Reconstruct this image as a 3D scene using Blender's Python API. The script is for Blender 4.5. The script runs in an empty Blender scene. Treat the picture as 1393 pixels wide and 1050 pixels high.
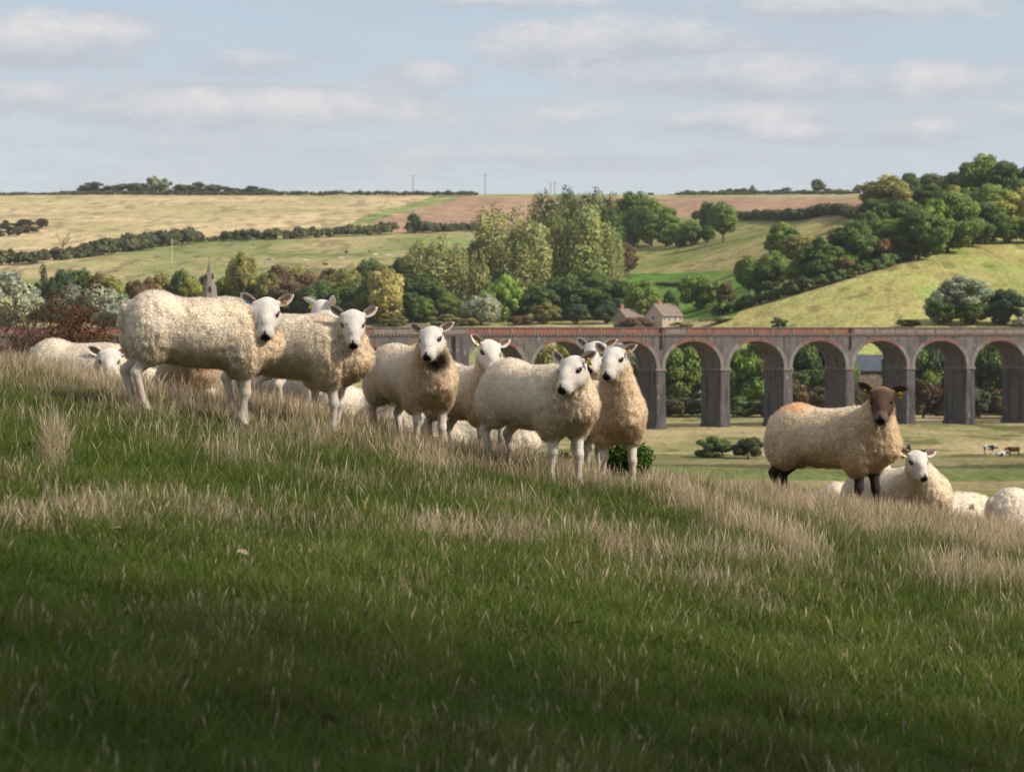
import bpy, math, random
import numpy as np
from mathutils import Vector, Matrix, Quaternion

SC = bpy.context.scene
COL = SC.collection
RNG = np.random.default_rng(7)
R = math.radians

# ------------------------------------------------------------------ camera model
CX, CY, F = 696.5, 525.0, 3870.0           # photograph pixels
PITCH = math.atan((CY - 447.0) / F)        # looking slightly down; eye level at row 447
CP, SP = math.cos(PITCH), math.sin(PITCH)

def ray(px, py):
    """direction with unit depth (y = 1) through a photograph pixel"""
    u = (px - CX) / F; v = (CY - py) / F
    y = CP + v * SP; z = -SP + v * CP
    return u / y, z / y

def P(px, py, D):
    a, b = ray(px, py)
    return Vector((a * D, D, b * D))

def pix(x, y, z):
    """numpy: world -> photograph pixel"""
    w = y * CP - z * SP
    w = np.where(np.abs(w) < 1e-6, 1e-6, w)
    v = (y * SP + z * CP) / w
    return CX + F * x / w, CY - F * v

# ------------------------------------------------------------------ noise
def _hash(ix, iy, iz, seed):
    h = (ix.astype(np.int64) * 374761393 + iy.astype(np.int64) * 668265263 + iz.astype(np.int64) * 2147483647 + seed * 1274126177) & 0xFFFFFFFF
    h = ((h ^ (h >> 13)) * 1274126177) & 0xFFFFFFFF
    h = ((h ^ (h >> 16)) * 2246822519) & 0xFFFFFFFF
    h = h ^ (h >> 15)
    return (h & 0xFFFFFF) / float(0xFFFFFF)

def vnoise(x, y, z=None, seed=0):
    x = np.asarray(x, float); y = np.asarray(y, float)
    z = np.zeros_like(x) if z is None else np.asarray(z, float)
    ix, iy, iz = np.floor(x), np.floor(y), np.floor(z)
    fx, fy, fz = x - ix, y - iy, z - iz
    fx, fy, fz = [t * t * (3 - 2 * t) for t in (fx, fy, fz)]
    out = 0
    for dx in (0, 1):
        wx = fx if dx else 1 - fx
        for dy in (0, 1):
            wy = fy if dy else 1 - fy
            for dz in (0, 1):
                wz = fz if dz else 1 - fz
                out = out + wx * wy * wz * _hash(ix + dx, iy + dy, iz + dz, seed)
    return out * 2 - 1

def fbm(x, y, z=None, seed=0, octv=3):
    a, s, t = 1.0, 0, 0
    for k in range(octv):
        m = 2.03 ** k
        s = s + a * vnoise(x * m, y * m, None if z is None else z * m, seed + k * 17); t += a; a *= .5
    return s / t

def sstep(a, b, x):
    t = np.clip((x - a) / (b - a), 0, 1)
    return t * t * (3 - 2 * t)

# ------------------------------------------------------------------ object helpers
def mesh_obj(name, verts, faces, mat=None, parent=None, smooth=False, cols=None, nrm=None, mats=None, mi=None):
    me = bpy.data.meshes.new(name)
    verts = np.asarray(verts, np.float32).reshape(-1, 3)
    if isinstance(faces, np.ndarray):
        n = faces.shape[1]; nf = len(faces)
        me.vertices.add(len(verts)); me.vertices.foreach_set('co', verts.ravel())
        me.loops.add(nf * n); me.loops.foreach_set('vertex_index', faces.astype(np.int32).ravel())
        me.polygons.add(nf); me.polygons.foreach_set('loop_start', np.arange(0, nf * n, n, dtype=np.int32))
        me.update(calc_edges=True)
    else:
        me.from_pydata(verts.tolist(), [], [tuple(f) for f in faces]); me.update()
    if smooth:
        me.polygons.foreach_set('use_smooth', np.ones(len(me.polygons), bool))
    if cols is not None:
        cols = np.asarray(cols, np.float32)
        if cols.shape[1] == 3: cols = np.concatenate([cols, np.ones((len(cols), 1), np.float32)], 1)
        a = me.color_attributes.new('Col', 'FLOAT_COLOR', 'POINT'); a.data.foreach_set('color', cols.ravel())
    if nrm is not None:
        a = me.attributes.new('nrm', 'FLOAT_VECTOR', 'POINT'); a.data.foreach_set('vector', np.asarray(nrm, np.float32).ravel())
    for m in (mats or ([mat] if mat else [])): me.materials.append(m)
    if mi is not None: me.polygons.foreach_set('material_index', np.asarray(mi, np.int32))
    o = bpy.data.objects.new(name, me); COL.objects.link(o)
    if parent: o.parent = parent
    return o

def empty(name, loc=(0, 0, 0), rz=0.0):
    o = bpy.data.objects.new(name, None); COL.objects.link(o)
    o.location = loc; o.rotation_euler = (0, 0, rz); o.empty_display_size = .2
    return o

def tag(o, label=None, cat=None, group=None, kind=None):
    if label: o['label'] = label
    if cat: o['category'] = cat
    if group: o['group'] = group
    if kind: o['kind'] = kind
    return o

def copy_tree(o, parent=None):
    c = o.copy(); COL.objects.link(c)
    if parent: c.parent = parent
    for ch in list(o.children): copy_tree(ch, c)
    return c

ORD = ['first', 'second', 'third', 'fourth', 'fifth', 'sixth', 'seventh', 'eighth', 'ninth', 'tenth', 'eleventh', 'twelfth',
       'thirteenth', 'fourteenth', 'fifteenth', 'sixteenth', 'seventeenth', 'eighteenth', 'nineteenth', 'twentieth']

class MB:
    """collects polygons with a material index; built as one mesh"""
    def __init__(s): s.v = []; s.f = []; s.m = []
    def add(s, vs, fs, m=0):
        b = len(s.v); s.v += [tuple(p) for p in vs]; s.f += [tuple(i + b for i in f) for f in fs]; s.m += [m] * len(fs)
    def box(s, a, b, m=0):
        (x0, y0, z0), (x1, y1, z1) = a, b
        s.add([(x0, y0, z0), (x1, y0, z0), (x1, y1, z0), (x0, y1, z0), (x0, y0, z1), (x1, y0, z1), (x1, y1, z1), (x0, y1, z1)],
              [(0, 3, 2, 1), (4, 5, 6, 7), (0, 1, 5, 4), (1, 2, 6, 5), (2, 3, 7, 6), (3, 0, 4, 7)], m)
    def quad(s, a, b, c, d, m=0): s.add([a, b, c, d], [(0, 1, 2, 3)], m)
    def tube(s, pts, rads, n=6, m=0):
        pts = [Vector(p) for p in pts]; b = len(s.v); prev = None
        for i, p in enumerate(pts):
            t = (pts[min(i + 1, len(pts) - 1)] - pts[max(i - 1, 0)]).normalized()
            if prev is None: prev = t.orthogonal().normalized()
            u = (prev - t * prev.dot(t)).normalized(); prev = u; w = t.cross(u)
            for k in range(n):
                a = 2 * math.pi * k / n
                s.v.append(tuple(p + (u * math.cos(a) + w * math.sin(a)) * rads[i]))
        for i in range(len(pts) - 1):
            for k in range(n):
                s.f.append((b + i * n + k, b + i * n + (k + 1) % n, b + (i + 1) * n + (k + 1) % n, b + (i + 1) * n + k)); s.m.append(m)
        e = b + (len(pts) - 1) * n
        s.f.append(tuple(e + k for k in range(n))); s.m.append(m)
    def build(s, name, mats, parent=None, smooth=False):
        if not isinstance(mats, (list, tuple)): mats = [mats]
        return mesh_obj(name, s.v, s.f, parent=parent, smooth=smooth, mats=mats, mi=s.m)

# ------------------------------------------------------------------ materials
def new_mat(name):
    m = bpy.data.materials.new(name); m.use_nodes = True
    nt = m.node_tree; nt.nodes.clear()
    return m, nt, nt.nodes.new, nt.links.new

def mat_plain(name, col, rough=.8, noise=.25, scale=3.0, spec=.2, col2=None, streak=False, bump=0.0):
    """object-space mottled surface"""
    m, nt, N, L = new_mat(name)
    out = N('ShaderNodeOutputMaterial'); b = N('ShaderNodeBsdfPrincipled'); L(b.outputs[0], out.inputs[0])
    b.inputs['Roughness'].default_value = rough; b.inputs['Specular IOR Level'].default_value = spec
    tc = N('ShaderNodeTexCoord'); mp = N('ShaderNodeMapping'); L(tc.outputs['Object'], mp.inputs[0])
    if streak: mp.inputs['Scale'].default_value = (1, 1, .18)
    n = N('ShaderNodeTexNoise'); n.inputs['Scale'].default_value = scale; n.inputs['Detail'].default_value = 6; n.inputs['Roughness'].default_value = .65
    L(mp.outputs[0], n.inputs['Vector'])
    mr = N('ShaderNodeMapRange'); mr.inputs[1].default_value = .3; mr.inputs[2].default_value = .7; L(n.outputs[0], mr.inputs[0])
    mx = N('ShaderNodeMix'); mx.data_type = 'RGBA'; L(mr.outputs[0], mx.inputs[0])
    c2 = col2 or tuple(c * (1 - noise) for c in col)
    c1 = col if col2 else tuple(min(1, c * (1 + noise)) for c in col)
    mx.inputs[6].default_value = (*c1, 1); mx.inputs[7].default_value = (*c2, 1)
    L(mx.outputs[2], b.inputs['Base Color'])
    if bump:
        bp = N('ShaderNodeBump'); bp.inputs['Strength'].default_value = bump; L(n.outputs[0], bp.inputs['Height']); L(bp.outputs[0], b.inputs['Normal'])
    return m

def mat_leafy(name, tint=(1, 1, 1), trans=.35, nrm=True, rough=.75, var=0.0, spec=.15):
    """colour from the mesh attribute times a tint; part of the light passes through"""
    m, nt, N, L = new_mat(name)
    out = N('ShaderNodeOutputMaterial')
    at = N('ShaderNodeAttribute'); at.attribute_name = 'Col'
    mul = N('ShaderNodeMix'); mul.data_type = 'RGBA'; mul.blend_type = 'MULTIPLY'; mul.inputs[0].default_value = 1
    L(at.outputs['Color'], mul.inputs[6]); mul.inputs[7].default_value = (*tint, 1)
    col = mul.outputs[2]
    if var:
        oi = N('ShaderNodeObjectInfo'); hs = N('ShaderNodeHueSaturation')
        mr = N('ShaderNodeMapRange'); mr.inputs[3].default_value = 1 - var; mr.inputs[4].default_value = 1 + var
        L(oi.outputs['Random'], mr.inputs[0]); L(mr.outputs[0], hs.inputs['Value']); L(col, hs.inputs['Color'])
        col = hs.outputs[0]
    d = N('ShaderNodeBsdfPrincipled'); d.inputs['Roughness'].default_value = rough; d.inputs['Specular IOR Level'].default_value = spec
    L(col, d.inputs['Base Color'])
    t = N('ShaderNodeBsdfTranslucent'); L(col, t.inputs['Color'])
    if nrm:
        na = N('ShaderNodeAttribute'); na.attribute_name = 'nrm'
        vt = N('ShaderNodeVectorTransform'); vt.vector_type = 'NORMAL'; vt.convert_from = 'OBJECT'; vt.convert_to = 'WORLD'
        L(na.outputs['Vector'], vt.inputs[0]); L(vt.outputs[0], d.inputs['Normal'])
        ng = N('ShaderNodeVectorMath'); ng.operation = 'SCALE'; ng.inputs[3].default_value = -1; L(vt.outputs[0], ng.inputs[0]); L(ng.outputs[0], t.inputs['Normal'])
        ad = N('ShaderNodeAddShader'); L(d.outputs[0], ad.inputs[0]); L(t.outputs[0], ad.inputs[1]); L(ad.outputs[0], out.inputs[0])
        return m
    ms = N('ShaderNodeMixShader'); ms.inputs[0].default_value = trans
    L(d.outputs[0], ms.inputs[1]); L(t.outputs[0], ms.inputs[2]); L(ms.outputs[0], out.inputs[0])
    return m
# ------------------------------------------------------------------ camera, sun, sky
cam = bpy.data.cameras.new('camera'); cam_o = bpy.data.objects.new('camera', cam); COL.objects.link(cam_o)
cam.sensor_width = 36.0; cam.lens = 36.0 * F / 1393.0
cam.clip_start = .3; cam.clip_end = 30000
cam_o.rotation_euler = (math.pi / 2 - PITCH, 0, 0)
cam.dof.use_dof = True; cam.dof.focus_distance = 19.6; cam.dof.aperture_fstop = 7.5
SC.camera = cam_o

SUN_EL = R(40); SUN_AZ = math.atan2(1.0, -0.45)      # from the right and a little in front
SDIR = Vector((math.sin(SUN_AZ) * math.cos(SUN_EL), math.cos(SUN_AZ) * math.cos(SUN_EL), math.sin(SUN_EL)))
sl = bpy.data.lights.new('sun', 'SUN'); so = bpy.data.objects.new('sun', sl); COL.objects.link(so)
sl.energy = 4.5; sl.angle = R(5.5); sl.color = (1, .91, .78)
so.rotation_euler = SDIR.to_track_quat('Z', 'Y').to_euler()
so.location = (40, 10, 60)

W = bpy.data.worlds.new('World'); SC.world = W; W.use_nodes = True
nt = W.node_tree; nt.nodes.clear(); N = nt.nodes.new; L = nt.links.new
out = N('ShaderNodeOutputWorld'); bg = N('ShaderNodeBackground'); L(bg.outputs[0], out.inputs[0])
sky = N('ShaderNodeTexSky'); sky.sky_type = 'NISHITA'; sky.sun_disc = False
sky.sun_elevation = SUN_EL; sky.sun_rotation = SUN_AZ; sky.air_density = 1.0; sky.dust_density = .6; sky.ozone_density = 1.3
SKY_S = .12
bg.inputs[1].default_value = SKY_S
tc = N('ShaderNodeTexCoord')
sx = N('ShaderNodeSeparateXYZ'); L(tc.outputs['Generated'], sx.inputs[0])

def M(op, a, b=None, clamp=False):
    n = N('ShaderNodeMath'); n.operation = op; n.use_clamp = clamp
    for i, v in enumerate((a, b)):
        if v is None: continue
        if isinstance(v, (int, float)): n.inputs[i].default_value = v
        else: L(v, n.inputs[i])
    return n.outputs[0]

# wispy breakup of the cloud outlines, in sky directions (azimuth x, height z)
def cloud_noise(sx_, sz_, scale, detail, w):
    mp = N('ShaderNodeMapping'); mp.inputs['Scale'].default_value = (sx_, sx_, sz_); mp.inputs['Location'].default_value = (w, w * .7, 0)
    L(tc.outputs['Generated'], mp.inputs[0])
    n = N('ShaderNodeTexNoise'); n.inputs['Scale'].default_value = scale; n.inputs['Detail'].default_value = detail; n.inputs['Roughness'].default_value = .70
    L(mp.outputs[0], n.inputs['Vector']); return n.outputs[0]
nA = cloud_noise(1, 2.3, 26, 9, 3.1)
nB = cloud_noise(1, 5.0, 9, 5, 1.7)
nS = cloud_noise(1, 6.0, 14, 6, 8.2)
CLOUDS = [  # photograph px, py, half width, half height, weight: the banks in the low sky
    (60, 55, 175, 40, 1.0), (320, 150, 260, 30, .85), (90, 135, 200, 26, .6), (840, 60, 190, 42, 1.0), (1010, 105, 210, 34, .95), (1210, 112, 200, 30, .75),
    (930, 165, 330, 26, .6), (1180, 180, 190, 18, .6), (1100, 8, 220, 26, .8), (700, 2, 140, 14, .75), (330, 82, 90, 14, .5), (580, 100, 60, 20, .4),
    (1400, 158, 80, 22, .6), (620, 215, 330, 16, .35), (180, 200, 180, 16, .35)]
cover = None; lit = None
for (px, py, rw, rh, wt) in CLOUDS:
    a, b = ray(px, py); ln = math.sqrt(1 + a * a + b * b)
    ax, az = a / ln, b / ln
    dx = M('MULTIPLY', M('SUBTRACT', sx.outputs[0], ax), F / rw)
    dzr = M('MULTIPLY', M('SUBTRACT', sx.outputs[2], az), F / rh)
    r2 = M('ADD', M('MULTIPLY', dx, dx), M('MULTIPLY', dzr, dzr))
    front = M('GREATER_THAN', sx.outputs[1], 0)
    m = M('MULTIPLY', M('MULTIPLY', M('SUBTRACT', 1.25, r2), wt, ), front)
    m = M('MAXIMUM', m, -1.0)
    cover = m if cover is None else M('MAXIMUM', cover, m)
    l_ = M('MULTIPLY', M('MAXIMUM', m, 0), M('ADD', M('MULTIPLY', dzr, .55), .35))
    lit = l_ if lit is None else M('MAXIMUM', lit, l_)
edge = M('MULTIPLY', M('SUBTRACT', nA, .5), 5.4)
cov = M('ADD', cover, edge)
cov = M('ADD', cov, M('MULTIPLY', M('SUBTRACT', nB, .5), 2.6))
mr = N('ShaderNodeMapRange'); mr.interpolation_type = 'SMOOTHSTEP'; mr.inputs[1].default_value = -.55; mr.inputs[2].default_value = .95
L(cov, mr.inputs[0])
veil = N('ShaderNodeMapRange'); veil.interpolation_type = 'SMOOTHSTEP'; veil.inputs[1].default_value = .38; veil.inputs[2].default_value = .72; veil.inputs[4].default_value = .62
L(nS, veil.inputs[0])
cm = M('MAXIMUM', M('MULTIPLY', mr.outputs[0], .92), veil.outputs[0])
# overhead the same broken cloud, so the light is that of a half clouded day
up = M('MULTIPLY', M('GREATER_THAN', sx.outputs[2], .16), .6)
cm = M('MAXIMUM', cm, up)
litv = M('ADD', M('MULTIPLY', lit, 1.0), M('MULTIPLY', M('SUBTRACT', nA, .5), 2.4), clamp=True)
cc = N('ShaderNodeMix'); cc.data_type = 'RGBA'; L(litv, cc.inputs[0])
K = 1 / SKY_S
cc.inputs[6].default_value = (.53 * K, .56 * K, .63 * K, 1); cc.inputs[7].default_value = (.84 * K, .81 * K, .79 * K, 1)
# a clear-air tint over the low nishita band
tint = N('ShaderNodeMix'); tint.data_type = 'RGBA'
tz = N('ShaderNodeMapRange'); tz.inputs[1].default_value = .0; tz.inputs[2].default_value = .32; tz.inputs[3].default_value = .92; tz.inputs[4].default_value = 0.0
L(sx.outputs[2], tz.inputs[0]); L(tz.outputs[0], tint.inputs[0]); L(sky.outputs[0], tint.inputs[6])
g = N('ShaderNodeValToRGB'); g.color_ramp.elements[0].position = 0; g.color_ramp.elements[1].position = 1
g.color_ramp.elements[0].color = (.63, .685, .765, 1); g.color_ramp.elements[1].color = (.53, .61, .725, 1)
gz = N('ShaderNodeMapRange'); gz.inputs[1].default_value = .04; gz.inputs[2].default_value = .125; L(sx.outputs[2], gz.inputs[0]); L(gz.outputs[0], g.inputs[0])
gs = N('ShaderNodeVectorMath'); gs.operation = 'SCALE'; gs.inputs[3].default_value = K; L(g.outputs[0], gs.inputs[0])
L(gs.outputs[0], tint.inputs[7])
hi = N('ShaderNodeMix'); hi.data_type = 'RGBA'; L(M('GREATER_THAN', sx.outputs[2], .16), hi.inputs[0]); L(cc.outputs[2], hi.inputs[6]); hi.inputs[7].default_value = (.74 * K, .74 * K, .76 * K, 1)
fin = N('ShaderNodeMix'); fin.data_type = 'RGBA'; L(cm, fin.inputs[0]); L(tint.outputs[2], fin.inputs[6]); L(hi.outputs[2], fin.inputs[7])
L(fin.outputs[2], bg.inputs[0])

SC.view_settings.view_transform = 'Standard'; SC.view_settings.look = 'None'
SC.view_settings.gamma = 1; SC.view_settings.exposure = 0; SC.view_settings.use_curve_mapping = False
SC.cycles.use_denoising = True
SC.cycles.max_bounces = 6; SC.cycles.diffuse_bounces = 3; SC.cycles.glossy_bounces = 2; SC.cycles.transmission_bounces = 4; SC.cycles.volume_bounces = 0
SC.cycles.use_adaptive_sampling = True; SC.cycles.adaptive_threshold = .015
# ------------------------------------------------------------------ the ground: near hillside, valley floor, far hillside, one sheet
def H(x, y):
    x = np.asarray(x, float); y = np.asarray(y, float)
    base = np.interp(y, [-200, 4, 8, 12, 16, 19, 20.5, 22, 24, 27, 32, 45, 80, 130, 200, 620],
                        [-1.6, -1.13, -1.09, -1.04, -.97, -.945, -.95, -1.02, -1.2, -1.6, -2.5, -5.0, -12.5, -19, -19.9, -19.9])
    tilt = -.165 * 14 * np.tanh(x / 14) * (1 - sstep(26, 100, y))
    near = base + tilt
    bump = fbm(x * .55, y * .55, seed=3, octv=3) * .055 + fbm(x * 2.2, y * 2.2, seed=5, octv=2) * .018
    near = near - .062 * np.exp(-((x - .35) / 1.5) ** 2) * sstep(12, 17, y) * (1 - sstep(26, 40, y))
    near = near + bump * (1 - sstep(40, 110, y))
    pxv = CX + F * np.arctan2(x, np.maximum(y, 1.0)); t = sstep(830, 1260, pxv)
    A = np.interp(y, [620, 690, 920, 2200, 2420, 3500, 7000], [-19.9, -18.0, .5, 103.5, 112, 96, 20])
    B = np.interp(y, [658, 726, 930, 1200, 1900, 2200, 2420, 3500, 7000], [-19.9, .3, 29, 56, 90, 103.5, 112, 96, 20])
    far = A * (1 - t) + B * t
    roll = fbm(x / 160., y / 160., seed=11, octv=3) * 2.6 * sstep(750, 1100, y) * (1 - .75 * sstep(1950, 2150, y))
    z = np.where(y < 300, near, far + roll)
    z = np.where((y > 130) & (y < 640), z + fbm(x / 14., y / 14., seed=21, octv=2) * .22, z)
    return z

def Hs(x, y): return float(H(np.array([x]), np.array([y]))[0])

def D_at(px, py, d0=640.0, d1=2400.0):
    """distance at which the view ray through a pixel meets the far ground"""
    a, b = ray(px, py); d = np.linspace(d0, d1, 1600)
    h = H(a * d, d) - b * d
    k = np.where(h >= 0)[0]
    return float(d[k[0]]) if len(k) else d1 - 120

def inpoly(px, py, poly):
    r = np.zeros(px.shape, bool); n = len(poly)
    for i in range(n):
        x0, y0 = poly[i]; x1, y1 = poly[(i + 1) % n]
        if y0 == y1: continue
        c = ((y0 > py) != (y1 > py)) & (px < (x1 - x0) * (py - y0) / (y1 - y0) + x0)
        r ^= c
    return r

az = np.concatenate([np.arange(-180, -24, 4), np.arange(-24, -12.5, .8), np.arange(-12.5, 12.5, .055), np.arange(12.5, 24, .8), np.arange(24, 180, 4)]) * math.pi / 180
rad = np.concatenate([np.geomspace(.03, 5, 20), np.linspace(5.2, 30, 170), np.geomspace(30.4, 330, 70), np.linspace(333, 700, 150), np.linspace(703, 2500, 520), np.geomspace(2530, 9000, 24)])
AZ, RD = np.meshgrid(az, rad, indexing='ij')
gx = RD * np.sin(AZ); gy = RD * np.cos(AZ); gz_ = H(gx, gy)
na, nr = AZ.shape
idx = np.arange(na * nr).reshape(na, nr)
nxt = np.roll(idx, -1, 0)
gf = np.stack([idx[:, :-1], idx[:, 1:], nxt[:, 1:], nxt[:, :-1]], -1).reshape(-1, 4)
gv = np.stack([gx, gy, gz_], -1).reshape(-1, 3)

# field colours (what grows there), by plan position
X, Y, Z = gv[:, 0], gv[:, 1], gv[:, 2]
gpx, gpy = pix(X, np.maximum(Y, .5), Z)
wob = fbm(X / 60, Y / 60, seed=31, octv=3)
gpx2 = gpx + wob * 10; gpy2 = gpy + wob * 1.5
C_STRAW = np.array([.56, .43, .245]); C_GREEN = np.array([.18, .215, .068]); C_PLOUGH = np.array([.34, .205, .135]); C_TAN = np.array([.43, .345, .175])
C_LUSH = np.array([.085, .17, .025]); C_OLIVE = np.array([.22, .235, .075])
n1 = fbm(X / 45, Y / 70, seed=41, octv=4); n2 = fbm(X / 9, Y / 22, seed=43, octv=3); n3 = fbm(X / 3.2, Y / 9, seed=47, octv=2)
def mixc(a, b, t): t = np.clip(t, 0, 1)[:, None]; return a * (1 - t) + b * t
gc = np.tile(C_OLIVE, (len(X), 1))
far_m = Y > 640
# left half pasture: green-tan mottle
gc = mixc(np.tile(C_TAN, (len(X), 1)), C_GREEN, .45 + n1 * 1.1 + n2 * .5)
straw = inpoly(gpx2, gpy2, [(-900, 150), (600, 150), (596, 266), (520, 288), (455, 309), (300, 319), (255, 334), (160, 341), (0, 373), (-900, 450)]) & far_m
c = mixc(np.tile(C_STRAW, (len(X), 1)), np.array([.36, .32, .15]), .28 + n1 * 1.1 + n2 * .5)
gc[straw] = c[straw]
strip = inpoly(gpx2, gpy2, [(455, 309), (520, 288), (592, 267), (640, 267), (575, 284), (480, 310)]) & far_m
gc[strip] = mixc(np.tile(C_GREEN * 1.25, (len(X), 1)), C_TAN, n2 + .1)[strip]
pl = inpoly(gpx2, gpy2, [(480, 310), (575, 284), (640, 267), (640, 150), (2400, 150), (2400, 262), (1250, 300), (960, 294), (880, 300), (700, 310), (560, 319)]) & far_m
rowp = np.sin((X * .55 + Y * .35) * .5) * .5
gc[pl] = mixc(np.tile(C_PLOUGH, (len(X), 1)), np.array([.40, .27, .17]), .3 + n1 * .9 + rowp * .3)[pl]
top = (gpy2 < 268.5) & far_m & (gpx > 640); gc[top] = mixc(np.tile(C_GREEN * 1.3, (len(X), 1)), C_TAN, .35 + n1)[top]
low = inpoly(gpx2, gpy2, [(0, 345), (120, 338), (300, 324), (640, 316), (640, 330), (420, 336), (200, 352), (0, 376)]) & far_m
gc[low] = mixc(gc, C_GREEN * 1.15, .5 + n1)[low]
# the right-hand hill
rt = inpoly(gpx2, gpy2, [(940, 460), (1010, 420), (1130, 392), (1240, 352), (1330, 325), (2400, 250), (2400, 700), (940, 700)]) & far_m
gc[rt] = mixc(np.tile(np.array([.42, .36, .135]), (len(X), 1)), np.array([.23, .275, .075]), .42 + n1 * 1.0 + n2 * .8)[rt]
md = inpoly(gpx2, gpy2, [(840, 300), (1180, 300), (1200, 345), (1100, 385), (1000, 425), (840, 400)]) & far_m
gc[md] = mixc(np.tile(np.array([.33, .28, .115]), (len(X), 1)), np.array([.17, .20, .055]), .42 + n1 * 1.2 + n2 * .7)[md]
lush = inpoly(gpx2, gpy2, [(820, 372), (1010, 368), (1060, 385), (1000, 430), (830, 440)]) & far_m
gc[lush] = mixc(np.tile(C_LUSH * 1.25, (len(X), 1)), C_OLIVE, .2 + n1 * .8)[lush]
# valley floor
vf = (Y > 60) & (Y < 660)
vtan = mixc(np.tile(np.array([.42, .335, .18]), (len(X), 1)), np.array([.20, .20, .07]), .14 + n1 * 1.0 + n2 * .9)
gc[vf] = vtan[vf]
yl = Y + 14 * fbm(X / 55, Y / 200, seed=51)
for (a, b, colr, k) in ((0, 345, C_LUSH * .55, .9), (345, 358, np.array([.13, .15, .04]), .8), (358, 378, np.array([.24, .20, .095]), .85), (378, 412, np.array([.115, .155, .04]), .9), (412, 420, np.array([.075, .075, .03]), .95), (420, 438, np.array([.17, .155, .07]), .8), (438, 452, np.array([.12, .135, .045]), .8)):
    m_ = vf & (yl > a) & (yl <= b); gc[m_] = mixc(gc, colr * (1 + .25 * n2[:, None]), np.full(len(X), k) + n3 * .15)[m_]
rough_ = vf & (Y > 440) & (n2 + n3 * .6 > .42); gc[rough_] *= .62
gc[far_m] *= (1 + .30 * n2 + .26 * n3)[far_m][:, None]
tus = far_m & ~pl & (fbm(X / 6, Y / 26, seed=61, octv=2) > np.where(rt, .5, .30) + .25 * n1); gc[tus] *= .66; gc[rt] *= np.array([1.06, 1.06, 1.04])
# earth and thatch under the near grass
nr_m = Y < 60
gc[nr_m] = mixc(np.tile(np.array([.055, .075, .018]), (len(X), 1)), np.array([.10, .075, .04]), .4 + fbm(X * 1.5, Y * 1.5, seed=71))[nr_m]
gc = np.clip(gc, .01, .8)
gm, nt_, N_, L_ = new_mat('ground')
o_ = N_('ShaderNodeOutputMaterial'); b_ = N_('ShaderNodeBsdfPrincipled'); L_(b_.outputs[0], o_.inputs[0]); b_.inputs['Roughness'].default_value = .95; b_.inputs['Specular IOR Level'].default_value = .05
at_ = N_('ShaderNodeAttribute'); at_.attribute_name = 'Col'
tc_ = N_('ShaderNodeTexCoord'); mp_ = N_('ShaderNodeMapping'); mp_.inputs['Scale'].default_value = (1, .35, 1); L_(tc_.outputs['Object'], mp_.inputs[0])
n_ = N_('ShaderNodeTexNoise'); n_.inputs['Scale'].default_value = .9; n_.inputs['Detail'].default_value = 5; L_(mp_.outputs[0], n_.inputs['Vector'])
r_ = N_('ShaderNodeMapRange'); r_.inputs[1].default_value = .3; r_.inputs[2].default_value = .7; r_.inputs[3].default_value = .66; r_.inputs[4].default_value = 1.3; L_(n_.outputs[0], r_.inputs[0])
vm_ = N_('ShaderNodeVectorMath'); vm_.operation = 'SCALE'; L_(at_.outputs['Color'], vm_.inputs[0]); L_(r_.outputs[0], vm_.inputs[3]); L_(vm_.outputs[0], b_.inputs['Base Color'])
bp_ = N_('ShaderNodeBump'); bp_.inputs['Strength'].default_value = .5; bp_.inputs['Distance'].default_value = .6; L_(n_.outputs[0], bp_.inputs['Height']); L_(bp_.outputs[0], b_.inputs['Normal'])

ground = mesh_obj('ground', gv, gf, gm, smooth=True, cols=gc)
tag(ground, 'grassy hillside, flat valley floor and far farmland hill', kind='structure')
# ------------------------------------------------------------------ brick railway viaduct
def mat_brick(name, base, alt, stain, spots, seed=0.0):
    """engineering brick: courses, blotches, vertical run-off stains and pale salt patches"""
    m, nt, N, L = new_mat(name)
    out = N('ShaderNodeOutputMaterial'); b = N('ShaderNodeBsdfPrincipled'); L(b.outputs[0], out.inputs[0]); b.inputs['Roughness'].default_value = .85; b.inputs['Specular IOR Level'].default_value = .2
    tc = N('ShaderNodeTexCoord')
    def noise(scale, sc3, det=5, rough=.6):
        mp = N('ShaderNodeMapping'); mp.inputs['Scale'].default_value = sc3; mp.inputs['Location'].default_value = (seed, seed, seed); L(tc.outputs['Object'], mp.inputs[0])
        n = N('ShaderNodeTexNoise'); n.inputs['Scale'].default_value = scale; n.inputs['Detail'].default_value = det; n.inputs['Roughness'].default_value = rough; L(mp.outputs[0], n.inputs['Vector']); return n.outputs[0]
    def ramp(v, a, c, lo=0., hi=1.):
        r = N('ShaderNodeMapRange'); r.inputs[1].default_value = a; r.inputs[2].default_value = c; r.inputs[3].default_value = lo; r.inputs[4].default_value = hi; L(v, r.inputs[0]); return r.outputs[0]
    def mix(f, a, c):
        x = N('ShaderNodeMix'); x.data_type = 'RGBA'
        L(f, x.inputs[0])
        for i, v in ((6, a), (7, c)):
            if isinstance(v, tuple): x.inputs[i].default_value = (*v, 1)
            else: L(v, x.inputs[i])
        return x.outputs[2]
    c = mix(ramp(noise(.42, (1, 1, 1.6)), .40, .60), base, alt)
    course = noise(2.2, (1, 1, 5), 3)
    c = mix(ramp(course, .35, .65, 0, .55), c, tuple(x * .6 for x in base))
    c = mix(ramp(noise(.9, (1, 1, .12)), .48, .66, 0, .85), c, stain)
    c = mix(ramp(noise(1.6, (1, 1, .45), 6, .7), .60, .68, 0, .85), c, spots)
    L(c, b.inputs['Base Color'])
    bp = N('ShaderNodeBump'); bp.inputs['Strength'].default_value = .35; bp.inputs['Distance'].default_value = .08; L(course, bp.inputs['Height']); L(bp.outputs[0], b.inputs['Normal'])
    return m
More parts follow.
